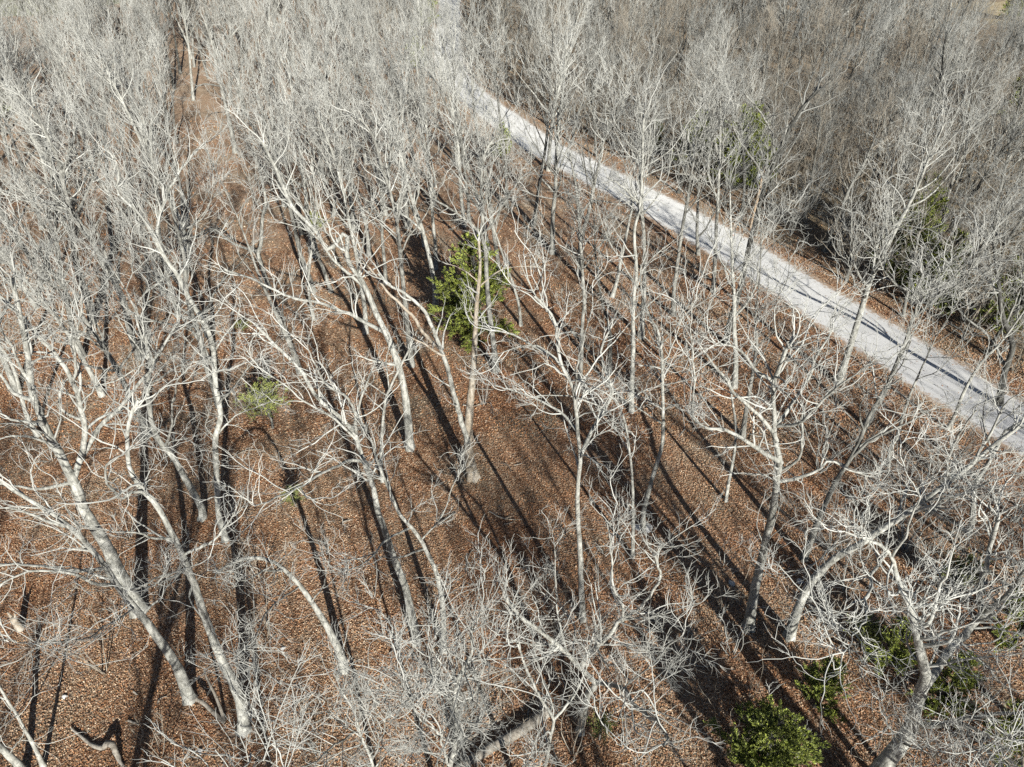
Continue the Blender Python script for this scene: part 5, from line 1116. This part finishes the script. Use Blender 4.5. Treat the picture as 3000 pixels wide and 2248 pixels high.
for (w, band, sec), lst in keys.items():
    lst.sort(key=lambda s: to_photo(s[0], s[1])[0])
    lst = lst[:30]
    for j, (x, y, k, th, mk) in enumerate(lst):
        lab = f"{w} {band} {sec}" + ((f", {ORD[j]} from left" if j else ', leftmost') if len(lst) > 1 else '')
        r = shrub_master(k, mk).copy()
        COL.objects.link(r)
        tag(r, lab, 'shrub', 'saplings of the roadside thicket' if th else 'bare shrubs of the forest floor')
        r.location = (x, y, 0)
        r.rotation_euler = (0, 0, gs.uniform(0, 6.28))
        s = gs.uniform(0.75, 1.15)
        r.scale = (s, s, s)


# the brush that fills the thicket past the road beyond counting: one object
bp = []
tries = 0
while len(bp) < 620 and tries < 60000:
    tries += 1
    y = gs.uniform(36, 170)
    x = gs.uniform(-0.1, 0.8) * (y * 0.8 + 18)
    i = int(np.argmin(np.hypot(rc[:, 0] - x, rc[:, 1] - y)))
    if x < rc[i, 0] or road_dist(x, y)[0] < 5.5 or in_field(x, y):
        continue
    if any((a - x) ** 2 + (b - y) ** 2 < 4 for a, b in bp):
        continue
    bp.append((x, y))
me = bpy.data.meshes.new('brush_thicket')
me.from_pydata([(x, y, 0) for x, y in bp], [], [])
bt = bpy.data.objects.new('brush_thicket', me)
COL.objects.link(bt)
bt['kind'] = 'stuff'
bt['label'] = 'dense grey brush filling the woods past the road'
bt['category'] = 'brush'
bt.modifiers.new('brush', 'NODES').node_group = scatter_nodes('brush_thicket', [[SM[k]] for k in list(SM) if k[0] < 4][:6], 0.55, 1.05)


# ------------------------------------------------------------------ cedars
def proto_cedar(seed, h, rad, low=0.03, rate=75.0, nbk=1.0):
    """dark trunk with drooping sprays; foliage is thousands of short scale-leaf sprigs"""
    g = np.random.default_rng(seed)
    gt = Geo()
    n = 12
    z = np.linspace(-0.1, h * 0.97, n)
    P = np.stack([g.normal(0, 0.02, n), g.normal(0, 0.02, n), z], 1)
    gt.tubes(P[None], (0.03 + h * 0.016 * (1 - np.linspace(0, 1, n)))[None], 7)
    nb = int((70 * (h / 6) ** 0.7 + 26) * nbk)
    t = g.uniform(low, 0.98, nb) ** 0.9
    az = g.uniform(0, 6.28, nb)
    prof = rad * (1 - t) ** 0.6 * (0.75 + 0.25 * np.minimum(1, t / 0.12)) * g.uniform(0.65, 1.15, nb) + 0.12
    el = R(18) + t * R(40)
    st = np.stack([np.zeros(nb), np.zeros(nb), t * h], 1)
    d = np.stack([np.cos(az) * np.cos(el), np.sin(az) * np.cos(el), np.sin(el)], 1)
    Pb, Rb = grow(st, d, prof, np.full(nb, 0.02), np.full(nb, 0.006), 9, 0.10, 0.02, g)
    gt.tubes(Pb, Rb, 4)
    p, dd, ln, r = spawn(Pb, Rb, prof, 9.0, 0.2, 1.0, 0.3, 1.0, 0.35, 0.18, 0.6, g, tips=2)
    Ps, Rs = grow(p, dd, ln, np.full(len(p), 0.006), np.full(len(p), 0.003), 4, 0.18, 0.10, g)
    gt.tubes(Ps, Rs, 3)
    gf = Geo()
    p, dd, l2, r = spawn(Ps, Rs, ln, rate, 0.0, 1.0, 0.25, 0.9, 0.5, 0.10, 0.24, g, tips=3)
    m = len(p)
    dd = unit(dd + np.array([0, 0, 0.15]))
    side = unit(np.cross(dd, g.normal(size=(m, 3))))
    w = g.uniform(0.011, 0.024, m)[:, None]
    e = p + dd * l2[:, None]
    mid = p + dd * l2[:, None] * 0.5 + np.cross(dd, side) * 0.012
    v = np.stack([p, mid + side * w, e, mid - side * w], 1)
    hgt = np.clip(g.normal(0, 1, m), -2, 2)
    mi = np.where(hgt > 0.45, 2, np.where(hgt < -0.5, 1, 0))
    gf.add(v, np.arange(m * 4).reshape(m, 4), mi)
    return gt.mesh('trunk'), gf.mesh('foliage', False)


CED = [proto_cedar(700, 6.5, 2.5), proto_cedar(701, 4.2, 1.6), proto_cedar(702, 2.2, 1.6), proto_cedar(703, 2.6, 2.1, 0.35, 26.0, 0.8)]
CMAST = []
for kc, (tm, fm) in enumerate(CED):
    tm.materials.append(M['bark_dark' if kc < 3 else 'bark_grey'])
    for c in (WISP if kc == 3 else CEDAR):
        fm.materials.append(c)
    CMAST.append((bpy.data.objects.new('trunk', tm), bpy.data.objects.new('foliage', fm)))


def cedar(label, x, y, k, s, sz=1.0, rot=0.0):
    r = thing('cedar_tree', label, 'cedar', (x, y, 0), 'green cedars among the bare trees')
    r.rotation_euler = (0, 0, rot)
    r.scale = (s, s, s * sz)
    for src in CMAST[k]:
        c = src.copy()
        COL.objects.link(c)
        c.parent = r


for i, a in enumerate(CEDARS):
    cedar(*a, rot=i * 1.7)


# ------------------------------------------------------------------ logs, sticks, stump, rocks, utility pole
def stick(name, label, cat, pts, mat, sides=9, twg=0.0, group=None, seed=1, forks=()):
    g = np.random.default_rng(seed)
    x0, y0 = pts[0][0], pts[0][1]
    loc = [(x - x0, y - y0, z, r) for x, y, z, r in pts]
    q, L = resample(loc, max(8, int(len(loc) * 4)))
    q[:, :3] = wobble(q[:, :3], 0.01, g)
    q[:, 3] *= 1 + g.normal(0, 0.05, len(q))
    ge = Geo()
    ge.tubes(q[None, :, :3], q[None, :, 3], sides)
    # closed, slightly splintered ends
    for e, sgn in ((0, -1), (-1, 1)):
        a = q[e, :3]
        b_ = a + unit(q[e, :3] - q[1 if e == 0 else -2, :3]) * q[e, 3] * 0.35
        ge.tubes(np.stack([a, b_])[None], np.array([[q[e, 3], q[e, 3] * 0.05]]), sides)
    for f in forks:
        fl = [(x - x0, y - y0, z, r) for x, y, z, r in f]
        qf, _ = resample(fl, max(8, len(fl) * 4))
        ge.tubes(qf[None, :, :3], qf[None, :, 3], sides)
    if twg:
        r8, _ = resample(q, 14)
        p, d, ln, r = spawn(r8[None, :, :3], r8[None, :, 3], np.array([L]), twg, 0.3, 1, 0.5, 1.1, 0.3, 0.3, 1.2, g, tips=2)
        Pe, Re = grow(p, d, ln, np.full(len(p), 0.012), np.full(len(p), 0.005), 5, 0.2, 0.0, g)
        Pe[:, :, 2] = np.maximum(Pe[:, :, 2], 0.02)
        ge.tubes(Pe, Re, 4)
    o = link(name, ge.mesh(name), M[mat])
    o.location = (x0, y0, 0)
    return tag(o, label, cat, group)


for i, (nm, lab, cat, pts, mat, forks) in enumerate(DEADWOOD):
    stick(nm, lab, cat, pts, mat, twg=(0.8 if nm == 'fallen_branch' else 0), seed=40 + i, forks=forks)


# twigs and sticks dropped all over the leaves
st_items = []
while len(st_items) < 34:
    y = gs.uniform(15, 40)
    x = gs.uniform(-0.75, 0.75) * (y * 0.8 + 10)
    if road_dist(x, y)[0] > 3 and all((a - x) ** 2 + (b - y) ** 2 > 2.2 for a, b in st_items) and all((a - x) ** 2 + (b - y) ** 2 > .8 for a, b in TREE_POS):
        st_items.append((x, y))
keys = {}
for x, y in st_items:
    px, py = to_photo(x, y)
    row = 'among the farther trunks' if y > 30 else 'halfway down' if y > 22 else 'near the front trunks'
    keys.setdefault((rnd.choice(['thin grey', 'crooked brown', 'pale bare']), row, zone_words(x, y)[1]), []).append((x, y))
for (w, row, sec), lst in keys.items():
    lst.sort(key=lambda q: to_photo(*q)[0])
    for j, (x, y) in enumerate(lst):
        a = gs.uniform(0, 6.28)
        L = gs.uniform(0.7, 2.2)
        r0 = gs.uniform(0.018, 0.04)
        z = 0.05
        p = [(x, y, z, r0), (x + math.cos(a) * L * .5, y + math.sin(a) * L * .5, z + .04, r0 * .8), (x + math.cos(a + .3) * L, y + math.sin(a + .3) * L, z, r0 * .5)]
        m_ = p[1]
        f = [[(m_[0], m_[1], m_[2], r0 * .6), (m_[0] + math.cos(a + .9) * L * .3, m_[1] + math.sin(a + .9) * L * .3, z + .06, r0 * .3)]]
        stick('fallen_stick', f"{w} stick on the leaves {row} {sec}" + ((f", {ORD[j]} from left" if j else ', leftmost') if len(lst) > 1 else ''),
              'stick', p, 'peeled' if w.startswith('pale') else 'dead_wood', seed=int(x * 100 + y) % 1000 + 5, forks=f, group='fallen sticks on the leaves')


def rock(label, x, y, s, seed):
    g = random.Random(seed)
    bm = bmesh.new()
    bmesh.ops.create_icosphere(bm, subdivisions=3, radius=1)
    ph = [g.uniform(0, 6) for _ in range(6)]
    for v in bm.verts:
        c = v.co
        k = 1 + 0.16 * math.sin(3 * c.x + ph[0]) + 0.14 * math.sin(4 * c.y + ph[1]) + 0.1 * math.sin(7 * c.z + ph[2]) + 0.05 * math.sin(13 * c.x + ph[3])
        v.co = Vector((c.x * k * 1.2, c.y * k, max(c.z * k * 0.7, -0.35))) * s
    me = bpy.data.meshes.new('rock')
    bm.to_mesh(me)
    bm.free()
    o = link('rock', me, M['rock'])
    o.location = (x, y, 0.2 * s)
    o.rotation_euler = (0, 0, g.uniform(0, 6))
    tag(o, label, 'rock')


for i, a in enumerate(ROCKS):
    rock(*a, 60 + i)

px_, py_, ph_ = POLE
r = thing('utility_pole', 'weathered wooden utility pole with a white insulator past the gravel road', 'utility pole', (px_, py_, 0))
ge = Geo()
zz = np.linspace(-0.2, ph_, 12)
ge.tubes(np.stack([zz * 0.012, zz * 0.0, zz], 1)[None], (0.17 - 0.06 * np.linspace(0, 1, 12))[None], 14)
tx = ph_ * 0.012
ge.tubes(np.array([[[tx, 0, ph_], [tx, 0, ph_ + 0.03]]]), np.array([[0.11, 0.01]]), 14)
link('post', ge.mesh('post'), M['pole_wood'], r)
ge = Geo()
ge.tubes(np.array([[[tx - 0.5, 0, ph_ - 0.45], [tx + 0.5, 0, ph_ - 0.45]]]), np.array([[0.05, 0.05]]), 8)
link('bracket', ge.mesh('bracket'), M['metal'], r)
for dx, dz in ((0.0, 0.03), (0.46, -0.4)):
    ge = Geo()
    prof = [(0.03, 0), (0.03, 0.08), (0.10, 0.10), (0.05, 0.14), (0.09, 0.18), (0.04, 0.24), (0.005, 0.26)]
    ge.tubes(np.array([[[tx + dx, 0, ph_ + dz + b] for a, b in prof]]), np.array([[a * 1.3 for a, b in prof]]), 12)
    link('insulator', ge.mesh('insulator'), M['porcelain'], r)
ge = Geo()
tz = np.array([0.0, 0.02, 0.25, 0.55, 0.75, 0.80, 0.82])
tr_ = np.array([0.02, 0.15, 0.17, 0.17, 0.16, 0.12, 0.02])
ge.tubes(np.stack([np.full(7, tx - 0.36), np.zeros(7), ph_ - 1.35 + tz], 1)[None], tr_[None], 16)
link('transformer', ge.mesh('transformer'), M['metal'], r)

# ------------------------------------------------------------------ leaf litter
def leaves(n, ylo, yhi, smin, smax, g):
    y = g.uniform(ylo, yhi, n)
    x = g.uniform(-1, 1, n) * (y * 0.78 + 14)
    d = np.full(n, 99.0)
    for i in range(0, 260, 1):
        d = np.minimum(d, np.hypot(rc[i, 0] - x, rc[i, 1] - y))
    keep = (d > 2.75 + g.exponential(0.3, n)) | (g.random(n) < 0.02)
    px = 500 + 694 * x / (y * math.cos(PITCH) + CAM_H * math.sin(PITCH))
    keep &= (px > -40) & (px < 1040)
    past = x > np.interp(y, rc[:, 1], rc[:, 0])
    keep &= ~(past & (d > 7.5)) | (g.random(n) < 0.3)
    # drifts: thinner in hollows
    dr = np.sin(x * 0.55 + 1.3 * np.sin(y * 0.31)) * np.sin(y * 0.47 + np.sin(x * 0.37)) 
    keep &= g.random(n) < 0.72 + 0.28 * dr
    x, y = x[keep], y[keep]
    n = len(x)
    a = g.uniform(0, 6.28, n)
    s = g.uniform(smin, smax, n)
    tilt = g.normal(0, 0.45, (n, 2))
    ax = np.stack([np.cos(a), np.sin(a), tilt[:, 0]], 1)
    ax = unit(ax)
    sd = unit(np.stack([-np.sin(a), np.cos(a), tilt[:, 1]], 1))
    nrm = np.cross(ax, sd)
    c = np.stack([x, y, np.full(n, 0.0)], 1)
    w = (s * g.uniform(0.28, 0.5, n))[:, None]
    s = s[:, None]
    curl = g.uniform(-0.25, 0.35, n)[:, None] * s
    v = np.stack([c - ax * s * 0.5 + nrm * curl * 0.5, c - sd * w, c + ax * s * 0.5 + nrm * curl * 0.5, c + sd * w], 1)
    lift = 0.012 - v[:, :, 2].min(1) + g.exponential(0.012, n)
    v[:, :, 2] += lift[:, None]
    # drifts of fresher rust leaves between drifts of bleached ones
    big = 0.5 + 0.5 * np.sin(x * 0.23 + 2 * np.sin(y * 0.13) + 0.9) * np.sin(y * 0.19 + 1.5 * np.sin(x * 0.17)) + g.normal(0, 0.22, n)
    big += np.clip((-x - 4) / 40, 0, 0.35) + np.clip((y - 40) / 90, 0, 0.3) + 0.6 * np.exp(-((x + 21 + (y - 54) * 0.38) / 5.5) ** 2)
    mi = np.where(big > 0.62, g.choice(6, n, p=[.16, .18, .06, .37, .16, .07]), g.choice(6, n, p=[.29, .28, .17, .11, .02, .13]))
    return v, mi


ge = Geo()
gl = np.random.default_rng(5)
for args in ((700000, 12.5, 34, .04, .08), (330000, 34, 62, .065, .13), (70000, 62, 100, .12, .2)):
    v, mi = leaves(*args, gl)
    ge.add(v, np.arange(len(v) * 4).reshape(-1, 4), mi)
lo = link('leaf_litter', ge.mesh('leaf_litter', False), LEAVES)
lo['kind'] = 'stuff'
lo['label'] = 'rust brown fallen leaves covering the forest floor'
lo['category'] = 'leaves'
